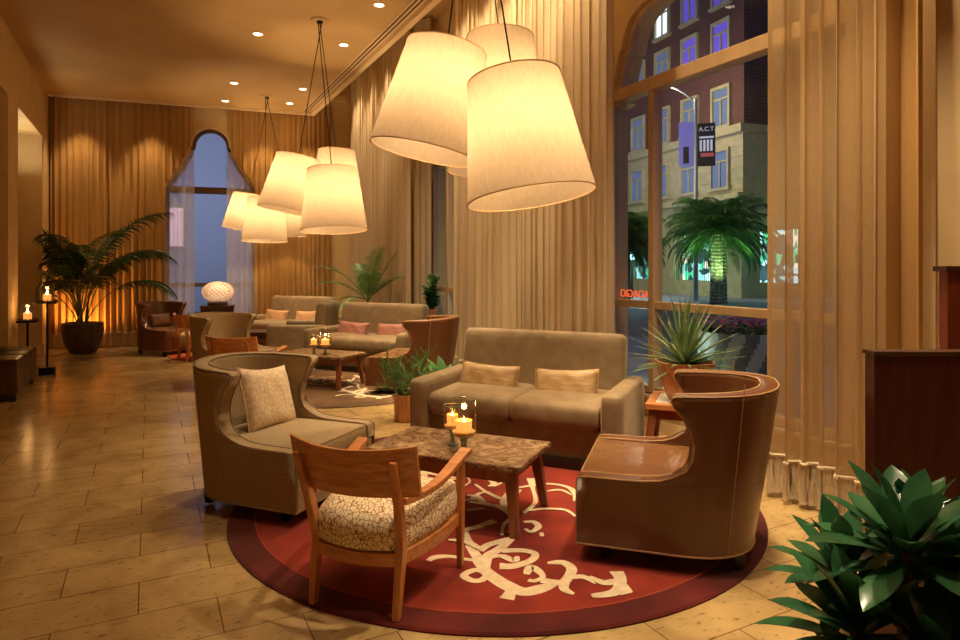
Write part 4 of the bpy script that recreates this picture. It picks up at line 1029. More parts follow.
# tall kentia palm, rear left
r_ = empty('kentia_palm', (-.98, 12.55, 0), 0, 'tall kentia palm in a dark ribbed bowl pot near the rear left corner', 'potted palm')
pot(r_, [(.15, 0), (.20, .03), (.27, .2), (.30, .36), (.30, .50), (.275, .51), (.27, .44)], M['pot_dark'], .44, .272, rfun=lambda a: 1 + .018 * math.cos(20 * a), n=120)
bf, bs = bmesh.new(), bmesh.new(); q = random.Random(5)
CR = Vector((.883, -.469)); CF = Vector((.469, .883))
def azof(rt, fw): v = CR * rt + CF * fw; return math.atan2(v.y, v.x)
for ax, ay, ln, el, dr in ((-.22, -1, 2.5, 1.28, 1.75), (-.12, -1, 2.2, 1.1, 1.9), (-.3, -1, 1.9, 1.38, 2.1), (-.4, -.9, 1.7, 1.2, 2.4)):
    frond(bf, bs, (0, -.05, .45), math.atan2(ay, ax), ln, el, dr, 26, .40, .03, .8, .40, .013, q)
for rt, fw, ln, el, dr in ((-1, .1, 2.25, 1.30, 2.25), (-.8, -.5, 2.2, 1.42, 2.1), (1, .1, 2.6, 1.46, 1.55), (1, -.2, 2.45, 1.22, 2.0), (1, .2, 1.8, 1.1, 2.2), (-.2, -1, 2.1, 1.45, 1.7), (.3, -.8, 2.0, 1.42, 2.0), (-.5, .8, 2.1, 1.42, 1.8), (.5, .9, 2.0, 1.38, 1.8), (-.7, -.2, 1.8, 1.3, 2.5), (.1, 1, 2.0, 1.5, 1.3), (.6, -.6, 1.7, 1.3, 2.4), (-.15, -.5, 1.9, 1.52, 1.2), (-.6, -.7, 1.7, 1.35, 2.2), (.8, .5, 2.0, 1.4, 1.8), (-.9, .4, 2.1, 1.38, 2.0), (.15, -.6, 1.5, 1.3, 2.2), (-.3, -.4, 1.4, 1.2, 2.3), (.5, -.3, 1.6, 1.45, 1.9)):
    b = (q.uniform(-.07, .07), q.uniform(-.07, .07), .45)
    frond(bf, bs, b, azof(rt, fw), ln, el, dr, 27, .46, .032, .85, .40, .012, q)
for bb in (bf, bs):
    for v in bb.verts:
        if v.co.x < -.50: v.co.x = -.50 + .04 * (v.co.x + .50)
        lim = .58 - .15 * v.co.x
        if v.co.y > lim: v.co.y = lim + .03 * (v.co.y - lim)
ob('palm_leaves', bf, M['leaf_dark'], r_, recalc=False); ob('palm_stems', bs, M['stem'], r_)

# young palm behind the middle sofa
r_ = empty('small_palm', (3.06, 9.80, 0), 0, 'pale green young palm in a pot between the middle sofa and the rear sofa', 'potted palm')
pot(r_, [(.12, 0), (.13, .02), (.17, .32), (.18, .33), (.16, .33), (.155, .28)], M['terra'], .28, .155)
bf, bs = bmesh.new(), bmesh.new(); q = random.Random(9)
tube(bs, [(0, 0, .26), (.01, 0, .6), (0, 0, .92)], [.03, .024, .018], 8)
for rt, fw, ln, el, dr in ((-1, .0, 1.05, .95, 1.1), (-.8, -.4, .9, .75, 1.3), (1, .1, 1.25, 1.1, .35), (.9, -.4, .8, .85, 1.0), (.3, -1, .7, 1.1, 1.2), (-.4, .8, .8, 1.2, 1.0), (-.5, -.6, .65, .4, 1.8), (.4, -.5, .95, 1.35, .7)):
    frond(bf, bs, (0, 0, .90), azof(rt, fw), ln, el, dr, 26, .24, .022, .35, .12, .008, q)
ob('palm_leaves', bf, M['leaf_palm'], r_, recalc=False); ob('palm_trunk', bs, M['stem'], r_)

# leafy plant on the hidden side table
r_ = empty('potted_jade_plant', (3.72, 8.78, .641), 0, 'round-leaved green plant in a terracotta pot above the middle leather armchair', 'potted plant')
pot(r_, [(.07, 0), (.075, .01), (.10, .15), (.108, .152), (.108, .17), (.095, .17), (.092, .14)], M['terra'], .14, .09)
bf, bs = bmesh.new(), bmesh.new(); q = random.Random(3)
for k in range(15):
    az = q.uniform(0, 6.28); h = q.uniform(.18, .52); rad = q.uniform(.02, .13)
    pts = [(0.02 * math.cos(az), .02 * math.sin(az), .14), (rad * .5 * math.cos(az), rad * .5 * math.sin(az), .14 + h * .5), (rad * math.cos(az), rad * math.sin(az), .14 + h)]
    tube(bs, pts, .006, 5)
    for j in range(9):
        t = .25 + .75 * j / 8; c = catmull(pts, 4); p = c[min(len(c) - 1, int(t * (len(c) - 1)))]
        leaf(bf, p, j * 2.4 + az, q.uniform(.2, .9), q.uniform(.10, .14), .10, .8, .15, 5)
ob('leaves', bf, M['leaf_mid'], r_, recalc=False); ob('stems', bs, M['stem'], r_)

# pencil-branched plant in a hewn wooden pot beside the near sofa
r_ = empty('pencil_branch_plant', (2.13, 5.68, 0), 0, 'feathery green plant in a hewn wooden pot left of the near sofa', 'potted plant')
pot(r_, [(.085, 0), (.09, .01), (.10, .24), (.102, .25), (.088, .25), (.086, .22)], M['cork'], .22, .086, rfun=lambda a: 1 + .04 * math.sin(5 * a))
bs = bmesh.new(); q = random.Random(12)
def branch(p, d, ln, rad, depth):
    pts = [p.copy()]; dd = d.copy()
    for i in range(4):
        dd = (dd + Vector((q.uniform(-.3, .3), q.uniform(-.3, .3), q.uniform(-.08, .2)))).normalized(); p = p + dd * ln / 4; pts.append(p.copy())
    tube(bs, pts, [rad, rad * .95, rad * .9, rad * .8, rad * .6], 5)
    if depth:
        for k in range(4 if depth > 1 else 3):
            s = pts[q.choice((1, 2, 3, 4))]; nd = (dd * .5 + Vector((q.uniform(-1, 1), q.uniform(-1, 1), q.uniform(-.1, .8)))).normalized(); branch(s, nd, ln * .62, rad * .75, depth - 1)
for k in range(17):
    az = k * 2.4; e = q.uniform(.15, 1.2); branch(Vector((.04 * math.cos(az), .04 * math.sin(az), .24)), Vector((math.cos(az) * math.cos(e), math.sin(az) * math.cos(e), math.sin(e))), q.uniform(.20, .32), .0065, 2)
ob('branches', bs, M['leaf_mid'], r_)

# broad-leaved plant behind the sofa's left arm
r_ = empty('broad_leaf_plant', (2.62, 5.85, 0), 0, 'light green broad-leaved plant between the near sofa and the pale drape', 'potted plant')
pot(r_, [(.10, 0), (.11, .02), (.14, .24), (.145, .25), (.13, .25), (.125, .2)], M['terra'], .2, .12)
bf = bmesh.new(); q = random.Random(21)
for k in range(20): leaf(bf, (0, 0, .2), k * 2.4, .65 + .7 * (k / 20), q.uniform(.26, .42), .12, .6, .2, 6)
ob('leaves', bf, M['leaf_mid'], r_, recalc=False)

# agave in a carved wooden pot on the side table
r_ = empty('potted_agave', (3.52, 3.53, .466), 0, 'spiky agave in a carved wooden pot on the side table by the window', 'potted plant')
pot(r_, [(.11, 0), (.125, .01), (.17, .13), (.21, .27), (.215, .282), (.195, .282), (.188, .24)], M['cork'], .235, .187, rfun=lambda a: 1 + .03 * math.sin(4 * a) + .015 * math.sin(9 * a))
bf = bmesh.new(); q = random.Random(17)
for k in range(78):
    t = k / 78; el = -.05 + 1.45 * t ** 1.1 + q.uniform(-.08, .08)
    leaf(bf, (0, 0, .235 + .03 * t), k * 2.39996, el, q.uniform(.36, .44) * (.95 + .35 * t), .040, .35 * (1 - t) + .05, .55, 6, prof=lambda u: (1 - u) ** .55 * (.75 + .5 * min(1, u * 4)) * .8)
ob('agave_leaves', bf, M['leaf_agave'], r_, recalc=False)

# big glossy plant in the near right corner
r_ = empty('rosette_plant', (1.76, 1.00, 0), 0, 'large glossy dark green rosette plant in front of the reception desk, lower right', 'potted plant')
pot(r_, [(.20, 0), (.21, .02), (.25, .30), (.26, .32), (.24, .32), (.235, .27)], M['pot_dark'], .27, .23)
bs = bmesh.new(); q = random.Random(31)
heads = [(.02, .0, .70, .85), (-.12, -.02, .50, .78), (.16, .05, .60, .8), (.02, -.14, .46, .72), (.20, -.12, .44, .76), (-.06, .16, .56, .7), (-.13, -.16, .34, .68), (.14, .16, .66, .7), (.1, -.1, .3, .7)]
for i, (x, y, z, s) in enumerate(heads):
    # x along the camera's right, y along its view
    P = CR * x + CF * y
    tube(bs, [(P.x * .3, P.y * .3, .25), (P.x * .8, P.y * .8, .25 + (z - .25) * .6), (P.x, P.y, z)], [.022, .019, .017], 8)
    bf = bmesh.new()
    N = 24
    for k in range(N):
        t = k / N; el = -.25 + 1.55 * t + q.uniform(-.1, .1)
        leaf(bf, (P.x, P.y, z + .05 * t - .04), k * 2.39996 + i, el, s * q.uniform(.30, .37) * (1 - .18 * t), s * q.uniform(.078, .095), .7 - .35 * t, .22, 9, cup=.01, prof=lambda u: (.28 + .72 * math.sin(math.pi * min(1, u * .80)) ** 1.2) * (1 - max(0, u - .72) ** 1.7 * 7.5) if u < .98 else .02)
    ob('leaf_rosette', bf, M['leaf_broad'], r_, recalc=False)
ob('stems', bs, M['stem_brown'], r_)

# ------------------------------------------------------------------ bench, candle stands, lamp, desk
r_ = empty('leather_bench', (-1.49, 8.98, 0), 0, 'dark leather box bench against the left wall', 'bench')
bm = bmesh.new(); rbox(bm, 0, 0, .27,   .50, 1.30, .38, r=.025, nx=8, ny=16, nz=6); ob('bench_body', bm, M['bench'], r_)
bm = bmesh.new()
for y in (-.215, .215): tube(bm, [(.251, y, .09), (.252, y, .445), (.235, y, .462), (-.24, y, .462)], .004, 5)
tube(bm, [(.235, -.64, .452), (.235, .64, .452)], .004, 5)
ob('bench_seam', bm, M['foot'], r_)
for x in (-.2, .2):
    for y in (-.58, .58):
        bm = bmesh.new(); box(bm, x - .025, x + .025, y - .025, y + .025, 0, .085); ob('leg', bm, M['foot'], r_, smooth=False)
def candle_stand(loc, h, label):
    root = empty('candle_stand', loc, 0, label, 'candle stand', 'tall candle stands')
    bm = bmesh.new(); box(bm, -.09, .09, -.09, .09, 0, .10); ob('base', bm, M['black'], root, smooth=False, bevel=.004)
    bm = bmesh.new(); tube(bm, [(0, 0, .10), (0, 0, h - .02)], .014, 10); ob('pole', bm, M['black'], root)
    bm = bmesh.new(); box(bm, -.11, .11, -.11, .11, h - .03, h); ob('tray', bm, M['black'], root, smooth=False, bevel=.004)
    bm = bmesh.new(); lathe(bm, [(.085, h), (.085, h + .22)], 28, cap=False); ob('glass_cylinder', bm, M['vase'], root)
    bm = bmesh.new(); lathe(bm, [(.045, h), (.045, h + .09), (.04, h + .092), (0, h + .075)], 18); c = ob('candle', bm, M['candle'], root)
    bm = bmesh.new(); lathe(bm, [(.001, h + .08), (.012, h + .095), (.013, h + .11), (.005, h + .135), (0, h + .15)], 10); ob('flame', bm, M['flame'], c)
    bm = bmesh.new(); q = random.Random(int(h * 100))
    for k in range(22):
        a = k * .2856; x, y, s = .10 * math.cos(a), .10 * math.sin(a), q.uniform(.01, .018)
        lathe(bm, [(.0, h), (s, h + .004), (s * .8, h + s), (0, h + s * 1.4)], 6, cx=x, cy=y)
    ob('pebble_ring', bm, M['wood_dark'], root)
    ld = bpy.data.lights.new('candle_glow', 'POINT'); ld.energy = 1.1; ld.color = (1, .5, .16); ld.shadow_soft_size = .02
    lo = bpy.data.objects.new('candle_glow', ld); COL.objects.link(lo); lo.parent = root; lo.location = (0, 0, h + .17)
candle_stand((-1.21, 10.30, 0), .98, 'taller black candle stand with a lit glass candle, right of the bench end')
candle_stand((-1.40, 10.10, 0), .75, 'shorter black candle stand with a lit glass candle, directly behind the bench')

# console and bead-globe lamp before the rear window
r_ = empty('console_table', (1.08, 12.2, 0), R(-8.5), 'dark console table carrying the globe lamp in front of the rear window', 'console table')
bm = bmesh.new(); box(bm, -.28, .28, -.2, .2, .72, .76); ob('table_top', bm, M['wood_dark'], r_, smooth=False, bevel=.004)
bm = bmesh.new(); box(bm, -.26, .26, -.17, .17, .62, .72); ob('apron', bm, M['wood_dark'], r_, smooth=False)
for x in (-.24, .24):
    for y in (-.16, .16):
        bm = bmesh.new(); box(bm, x - .025, x + .025, y - .025, y + .025, 0, .72); ob('leg', bm, M['wood_dark'], r_, smooth=False)
r_ = empty('globe_lamp', (1.08, 12.2, .761), 0, 'flattened globe lamp of glowing white glass flowers on the dark console', 'table lamp')
bm = bmesh.new(); lathe(bm, [(.16, 0), (.17, .01), (.17, .05), (.12, .07), (.05, .08)], 28); ob('lamp_base', bm, M['wood_dark'], r_)
bm = bmesh.new(); lathe(bm, [(.0, .10), (.12, .13), (.17, .2), (.17, .26), (.12, .33), (0, .37)], 24); ob('inner_globe', bm, emit('lamp_core', (1, .80, .55), 1.1), r_)
bm = bmesh.new(); q = random.Random(77); NB = 260
for k in range(NB):
    z = 1 - 2 * (k + .5) / NB; a = k * 2.39996; rr_ = math.sqrt(max(0, 1 - z * z))
    c = Vector((.255 * rr_ * math.cos(a), .255 * rr_ * math.sin(a), .235 + .175 * z)); nrm = Vector((rr_ * math.cos(a) / .255, rr_ * math.sin(a) / .255, z / .175)).normalized()
    u = nrm.orthogonal().normalized(); w = nrm.cross(u); s = .034
    ctr = bm.verts.new(c - nrm * .006); ring = [bm.verts.new(c + (u * math.cos(t * math.pi / 5) + w * math.sin(t * math.pi / 5)) * s * (1.0 if t % 2 else .62) + nrm * .010 * (t % 2)) for t in range(10)]
    for t in range(10): bm.faces.new((ctr, ring[t], ring[(t + 1) % 10]))
ob('glass_flowers', bm, cloth('frosted_glass_petals', (.9, .75, .6), (.98, .88, .76), .35, 0), r_, smooth=False)

# reception desk
r_ = empty('reception_desk', (2.30, 1.43, 0), R(-28.5), 'dark mahogany reception desk with a raised rear panel at the right edge', 'reception desk')
bm = bmesh.new(); box(bm, 0, 1.3, -.06, .0, 0, 1.135); ob('front_panel', bm, M['red_wood'], r_, smooth=False, bevel=.003)
bm = bmesh.new(); box(bm, -.006, 1.3, -.068, .006, 1.135, 1.15); ob('panel_cap', bm, M['wood_dark'], r_, smooth=False, bevel=.002)
r2 = empty('raised_panel', (0, 0, 0))
r2.parent = r_
bm = bmesh.new(); box(bm, .40, 1.3, .15, .20, 0, 1.43); ob('upper_panel', bm, M['red_wood_lit'], r2, smooth=False, bevel=.003)
bm = bmesh.new(); box(bm, .385, 1.3, .135, .215, 1.43, 1.45); ob('upper_cap', bm, M['wood_dark'], r2, smooth=False, bevel=.002)

# ------------------------------------------------------------------ pendant lamps
def pendant(pos, d_top, d_bot, h, lean, canopy, label, group, power):
    """lean: (about view axis, about right axis) in degrees"""
    view = Vector((.4577, .8891, 0)); right = Vector((.8891, -.4577, 0))
    rot = Matrix.Rotation(R(lean[0]), 4, view) @ Matrix.Rotation(R(lean[1]), 4, right)
    root = empty('pendant_lamp', pos, 0, label, 'pendant lamp', group, rot=rot.to_euler())
    bm = bmesh.new(); n = 72; lathe(bm, [(d_bot / 2, -h / 2), (d_bot / 2 - (d_bot - d_top) / 6, -h / 6), (d_bot / 2 - (d_bot - d_top) / 3, h / 6), (d_top / 2, h / 2)], n, cap=False)
    ob('lamp_shade', bm, M['shade'], root)
    for rr_, z in ((d_bot / 2, -h / 2), (d_top / 2, h / 2)):
        bm = bmesh.new(); tube(bm, [(rr_ * math.cos(2 * math.pi * i / n), rr_ * math.sin(2 * math.pi * i / n), z) for i in range(n)], .005, 6, closed=True); ob('shade_rim', bm, M['rim'], root)
    bm = bmesh.new()
    for k in range(3):
        a = k * 2.094 + .4; tube(bm, [(0, 0, h / 2 - .06), (d_top / 2 * math.cos(a), d_top / 2 * math.sin(a), h / 2 - .005)], .004, 5)
    ob('spider_fitting', bm, M['black'], root)
    bm = bmesh.new(); lathe(bm, [(0.001, .075), (.018, .06), (.028, .035), (.02, .01), (.012, -.02), (0.001, -.02)], 20); ob('bulb', bm, M['bulb'], root)
    inv = Matrix.Translation(pos) @ rot; inv.invert()
    cp = inv @ Vector(canopy)
    bm = bmesh.new(); tube(bm, [(0, 0, .075), (0, 0, h / 2 - .04), cp], .0055, 6); ob('cord', bm, M['black'], root)
    for zz_, pw in ((.02, power), ):
        ld = bpy.data.lights.new('shade_light', 'POINT'); ld.energy = pw; ld.color = (1, .67, .35); ld.shadow_soft_size = .055
        lo = bpy.data.objects.new('shade_light', ld); COL.objects.link(lo); lo.parent = root; lo.location = (0, 0, .035)
    return root
PW = 62
specs = [
 ((1.84, 3.66), 'near', [((2.05, 3.41, 2.24), .58, .79, .75, (-8, -5), 'front and lowest parchment shade of the near trio of pendants'), ((1.79, 4.15, 2.61), .565, .775, .75, (12, -1), 'tilted shade on the left of the near trio of pendants'), ((2.52, 4.54, 2.76), .54, .86, 1.08, (0, -2), 'tall shade at the back of the near trio of pendants')]),
 ((1.82, 7.73), 'middle', [((1.93, 7.53, 2.23), .58, .77, .72, (-3, -4), 'front shade of the middle trio of pendants'), ((1.60, 8.20, 2.47), .54, .74, .68, (10, -4), 'tilted left shade of the middle trio of pendants'), ((2.25, 8.60, 2.52), .48, .80, .98, (0, 0), 'tall shade at the back of the middle trio of pendants')]),
 ((1.82, 11.60), 'rear', [((1.74, 11.30, 2.23), .58, .74, .72, (0, -3), 'front shade of the rear trio of pendants'), ((1.52, 11.95, 2.40), .52, .72, .62, (8, -3), 'tilted left shade of the rear trio of pendants'), ((2.24, 12.13, 2.46), .46, .72, .92, (0, 0), 'tall shade at the back of the rear trio of pendants')])]
for (cx_, cy_), nm, lamps in specs:
    r_ = empty('pendant_canopy', (cx_, cy_, CZ), 0, 'small round ceiling plate holding the cords of the %s trio of pendants' % nm, 'ceiling plate', 'pendant ceiling plates')
    bm = bmesh.new(); lathe(bm, [(.001, -.02), (.10, -.018), (.11, -.001)], 28); ob('plate', bm, M['ceil'], r_)
    bm = bmesh.new(); lathe(bm, [(.001, -.05), (.035, -.045), (.035, -.02)], 16); ob('cord_grip', bm, M['black'], r_)
    for i, (p, dt, db, h, lean, lab) in enumerate(lamps):
        pendant(Vector(p), dt, db, h, lean, (cx_ + (-.02, .02, 0)[i], cy_, CZ - .045), lab, 'parchment drum pendants', PW * (1.0 if i < 2 else 1.15))

# ------------------------------------------------------------------ recessed downlights
def downlight(x, y, label, e=60, size=55, show=True):
    r_ = empty('recessed_downlight', (x, y, CZ), 0, label, 'downlight', 'recessed ceiling downlights')
    bm = bmesh.new(); n = 28
    ri = lathe(bm, [(.075, -.001), (.078, -.006), (.055, -.007), (.052, -.001)], n, cap=False); ob('trim_ring', bm, M['gold_trim'], r_)
    bm = bmesh.new(); lathe(bm, [(.052, -.0015), (.02, -.003), (0.0005, -.003)], 24, cap=False); ob('lens', bm, M['down'], r_)
    ld = bpy.data.lights.new('downlight_beam', 'SPOT'); ld.energy = e; ld.color = (1, .76, .48); ld.spot_size = R(size); ld.spot_blend = .6; ld.shadow_soft_size = .045
    lo = bpy.data.objects.new('downlight_beam', ld); COL.objects.link(lo); lo.parent = r_; lo.location = (0, 0, -.02)
for x, y, w in ((2.31, 6.98, 'nearest of the right row of ceiling downlights in view'), (2.31, 8.46, 'second ceiling downlight from the front in the right row'), (2.28, 10.88, 'third ceiling downlight in the right row, by the vent corner'), (2.27, 11.95, 'rearmost ceiling downlight in the right row'), (1.23, 8.56, 'front ceiling downlight of the left row in view'), (1.22, 11.03, 'middle ceiling downlight of the left row'), (1.21, 12.3, 'rear ceiling downlight of the left row')):
    downlight(x, y, w, 150)
for x, y, w in ((2.3, 5.2, 'ceiling downlight above the near sofa, out of the frame'), (2.5, 2.0, 'ceiling downlight above the near leather armchair, out of the frame'), (1.2, 5.4, 'ceiling downlight over the aisle, out of the frame'), (1.2, 2.6, 'ceiling downlight above the near wooden armchair, out of the frame'), (2.0, .75, 'added unseen downlight brightening the glossy rosette plant')):
    downlight(x, y, w, 420 if x > 2.2 else 190 if x == 2.0 else 130, 70)  # the lamp over the rosette plant is added to brighten its leaves
def spot(name, loc, target, e, col=(1, .74, .44), size=60, soft=.05, blend=.7):
    ld = bpy.data.lights.new(name, 'SPOT'); ld.energy = e; ld.color = col; ld.spot_size = R(size); ld.spot_blend = blend; ld.shadow_soft_size = soft
    lo = bpy.data.objects.new(name, ld); COL.objects.link(lo); lo.location = loc
    lo.rotation_euler = (Vector(target) - Vector(loc)).to_track_quat('-Z', 'Y').to_euler(); return lo
# wall washers hidden in the pocket above the drapes
for i, y in enumerate((2.25, 2.7, 4.7, 5.3, 5.9, 6.5, 7.1, 7.7, 9.3, 10.0, 10.8, 11.6)): spot('drape_washer', (3.0, y, 5.1), (3.6, y, 1.6), (330 if y < 3 else 250 if y < 8 else 170), (1, .74, .44), 75)
for x in (-1.1, .0, 1.9, 2.7): spot('drape_washer', (x, yb(x) - .45, CZ - .02), (x, yb(x) + .1, 1.8), 110, (1, .68, .34), 60)
# uplight on the floor behind the big palm
r_ = empty('floor_uplight', (-1.05, 12.93, 0), 0, 'small black uplight on the floor behind the big palm pot', 'uplight')
bm = bmesh.new(); lathe(bm, [(.05, 0), (.055, .02), (.055, .10), (.045, .11)], 20); ob('uplight_can', bm, M['black'], r_)
bm = bmesh.new(); lathe(bm, [(.042, .111), (.001, .112)], 20, cap=False); ob('uplight_lens', bm, M['down'], r_)
spot('uplight_beam', (-1.05, 12.93, .13), (-.95, 13.22, 1.2), 130, (1, .42, .08), 130)
# niche lighting
ld = bpy.data.lights.new('niche_light', 'AREA'); ld.energy = 9; ld.size = .2; ld.size_y = 1.6; ld.shape = 'RECTANGLE'; ld.color = (1, .85, .6)
lo = bpy.data.objects.new('niche_light', ld); COL.objects.link(lo); lo.location = (XL - .22, 11.5, 2.9); lo.rotation_euler = (R(180), 0, 0)
# ------------------------------------------------------------------ outside: street, building, palms
M['asphalt'] = noisy('asphalt', (.05, .05, .055), (.09, .09, .095), 30, rough=.7)
M['pavement'] = noisy('pavement', (.26, .26, .26), (.36, .36, .35), 10, rough=.75)
M['stone'] = noisy('cream_stone', (.44, .41, .20), (.54, .50, .26), 3, rough=.8)
M['iron'] = plain('black_iron', (.02, .02, .02), .4)
M['steel'] = plain('galvanised_steel', (.45, .45, .47), .4, .5)
def brick_mat():
    m, nt, b, o = newmat('dark_red_brick')
    tc = nt.nodes.new('ShaderNodeTexCoord'); mp = nt.nodes.new('ShaderNodeMapping'); mp.inputs['Rotation'].default_value = (R(90), 0, 0)
    L(nt, tc.outputs['Object'], mp.inputs[0])
    br = nt.nodes.new('ShaderNodeTexBrick'); br.inputs['Scale'].default_value = 1; br.inputs['Brick Width'].default_value = .24; br.inputs['Row Height'].default_value = .08; br.inputs['Mortar Size'].default_value = .008
    br.inputs['Color1'].default_value = (.16, .065, .045, 1); br.inputs['Color2'].default_value = (.11, .045, .035, 1); br.inputs['Mortar'].default_value = (.14, .09, .07, 1)
    L(nt, mp.outputs[0], br.inputs['Vector']); L(nt, br.outputs['Color'], b.inputs['Base Color']); b.inputs['Roughness'].default_value = .85
    return m
M['brick'] = brick_mat()
bm = bmesh.new(); box(bm, 4.30, 9.0, -6, 50, -.3, -.02); struct(ob('ground_pavement', bm, M['pavement'], smooth=False))
bm = bmesh.new(); box(bm, 9.0, 18.6, -6, 60, -.3, -.12); struct(ob('ground_street', bm, M['asphalt'], smooth=False))
bm = bmesh.new(); box(bm, 18.6, 60, -6, 60, -.3, -.02); struct(ob('ground_far_pavement', bm, M['pavement'], smooth=False))
bm = bmesh.new(); box(bm, -15, 4.30, 15.3, 60, -.3, -.05); struct(ob('ground_rear_pavement', bm, M['asphalt'], smooth=False))

# corner building; local x runs along its facade (away from us), local -y is out towards the street
FA = R(90 - 6.9)
bld = empty('corner_building', (24, 20.45, 0), FA, 'dark brick building with a cream stone base across the street', 'building')
def fb(name, x0, x1, y0, y1, z0, z1, mat, parent=None, bev=0): 
    bm = bmesh.new(); box(bm, x0, x1, y0, y1, z0, z1); return ob(name, bm, mat, parent or bld, smooth=False, bevel=bev)
# local +y after rotation points towards -X world (the street)
fb('brick_wall', 0, 34, -8, 0, 7.9, 24, M['brick'])
fb('stone_wall', 0, 34, -8, .06, 4.7, 7.6, M['stone'])
fb('string_course', -.1, 34, -8.1, .28, 7.55, 7.92, M['stone'])
fb('balcony_course', -.1, 34, -8.1, .45, 4.5, 4.78, M['stone'])
for k in range(5): fb('stone_joint', -.02, 34, .05, .085, 4.95 + k * .5, 5.0 + k * .5, M['stone'])
# ground floor: piers with openings between
xs = [0, 1.1, 4.9, 6.0, 9.2, 10.2, 13.4, 14.4, 18, 19, 23, 34]
for i in range(0, len(xs) - 1, 2): fb('stone_pier', xs[i], xs[i + 1], -8, .15, -.02, 4.5, M['stone'])
fb('inner_wall', 0, 34, -8, -3.2, -.02, 4.5, M['stone'])
fb('low_wall', 1.1, 9.2, -.1, .1, -.02, .72, M['stone'])
# shop display behind the railings, lit from inside
def shop_mat():
    m, nt, b, o = newmat('lit_shop_display')
    tc = nt.nodes.new('ShaderNodeTexCoord'); v = nt.nodes.new('ShaderNodeTexVoronoi'); v.inputs['Scale'].default_value = 2.6
    L(nt, tc.outputs['Object'], v.inputs['Vector'])
    r = nt.nodes.new('ShaderNodeValToRGB'); e = r.color_ramp.elements; r.color_ramp.interpolation = 'CONSTANT'
    e[0].position = 0; e[0].color = (.02, .05, .05, 1); e[1].position = .92; e[1].color = (1, .9, .7, 1)
    for p, c in ((.3, (.05, .35, .22, 1)), (.42, (.25, .6, .6, 1)), (.56, (.02, .06, .07, 1)), (.68, (.05, .55, .25, 1)), (.8, (.5, .8, .85, 1))):
        k = e.new(p); k.color = c
    sp = nt.nodes.new('ShaderNodeSeparateColor'); L(nt, v.outputs['Color'], sp.inputs[0]); L(nt, sp.outputs[0], r.inputs['Fac'])
    L(nt, r.outputs[0], b.inputs['Base Color']); L(nt, r.outputs[0], b.inputs['Emission Color']); b.inputs['Emission Strength'].default_value = 2.0
    return m
M['shop'] = shop_mat()
for x0, x1 in ((-2.5, -.5), (1.1, 4.9), (6.0, 9.2), (14.4, 18)): fb('shop_window', x0, x1, -.55, -.45, .72 if x0 < 10 else -.02, 3.0, M['shop'])
bm = bmesh.new()
for k in range(60):
    x = 1.15 + k * .135
    if x < 9.2: box(bm, x, x + .02, .0, .02, .72, 2.3)
box(bm, 1.1, 9.2, -.01, .03, 2.15, 2.19); ob('iron_railing', bm, M['iron'], bld, smooth=False)
# arch over the gate
bm = bmesh.new(); tube(bm, [(11.8 + 1.55 * math.cos(math.pi * k / 20), .05, 2.3 + 1.5 * math.sin(math.pi * k / 20)) for k in range(21)], .09, 8)
for k in range(16): box(bm, 10.3 + k * .2, 10.33 + k * .2, .0, .03, 0, 2.3 + 1.4 * math.sqrt(max(0, 1 - ((10.3 + k * .2 - 11.8) / 1.55) ** 2)))
ob('arched_gate', bm, M['iron'], bld, smooth=False)
wp = {'off': plain('window_pane_dusk', (.10, .11, .16), .1), 'violet': emit('violet_lit_pane', (.18, .12, .75), .34), 'white': emit('lit_pane', (.75, .85, 1), 1.3), 'grey': emit('dim_blue_pane', (.12, .17, .28), .4)}
q = random.Random(4)
for r_i, (zc_, hgt) in enumerate(((6.0, 1.7), (8.95, 1.75), (12.1, 1.7), (14.7, 1.7), (17.6, 1.7))):
    for c_i in range(10):
        xc = 1.43 + 2.27 * c_i; w = .52
        bm = bmesh.new(); z0, z1 = zc_ - hgt / 2, zc_ + hgt / 2; y = .07 if r_i else .13
        box(bm, xc - w - .12, xc - w, y - .1, y + .08, z0 - .1, z1 + .16); box(bm, xc + w, xc + w + .12, y - .1, y + .08, z0 - .1, z1 + .16)
        box(bm, xc - w, xc + w, y - .1, y + .08, z1, z1 + .16); box(bm, xc - w - .2, xc + w + .2, y - .1, y + .14, z0 - .14, z0)
        box(bm, xc - .04, xc + .04, y - .1, y + .04, z0, z1 - .45); box(bm, xc - w, xc + w, y - .1, y + .04, z1 - .5, z1 - .42)
        f_ = ob('window', bm, M['stone'], bld, smooth=False)
        kind = 'violet' if r_i >= 3 or (r_i == 2 and c_i < 2) else 'grey'
        if r_i == 3 and c_i == 2: kind = 'white'
        bm = bmesh.new(); box(bm, xc - w, xc + w, y - .06, y - .03, z0, z1); ob('pane', bm, wp[kind], f_, smooth=False)
# neighbouring dark wing to the right of the corner
b2 = empty('neighbour_building', (26, 19.2, 0), FA, 'dark unlit building wing to the right of the brick corner', 'building')
fb('brick_wall', -22, -.2, -10, -2, 4.5, 24, M['brick'], b2); fb('stone_wall', -22, -.2, -10, -1.9, 0, 4.5, M['stone'], b2)
for k in range(5): 
    f_ = fb('window', -3.2 - k * 3, -2 - k * 3, -1.95, -1.85, 1.0, 3.2, M['stone'], b2); fb('pane', -3.1 - k * 3, -2.1 - k * 3, -1.85, -1.80, 1.1, 3.1, M['shop'], f_)

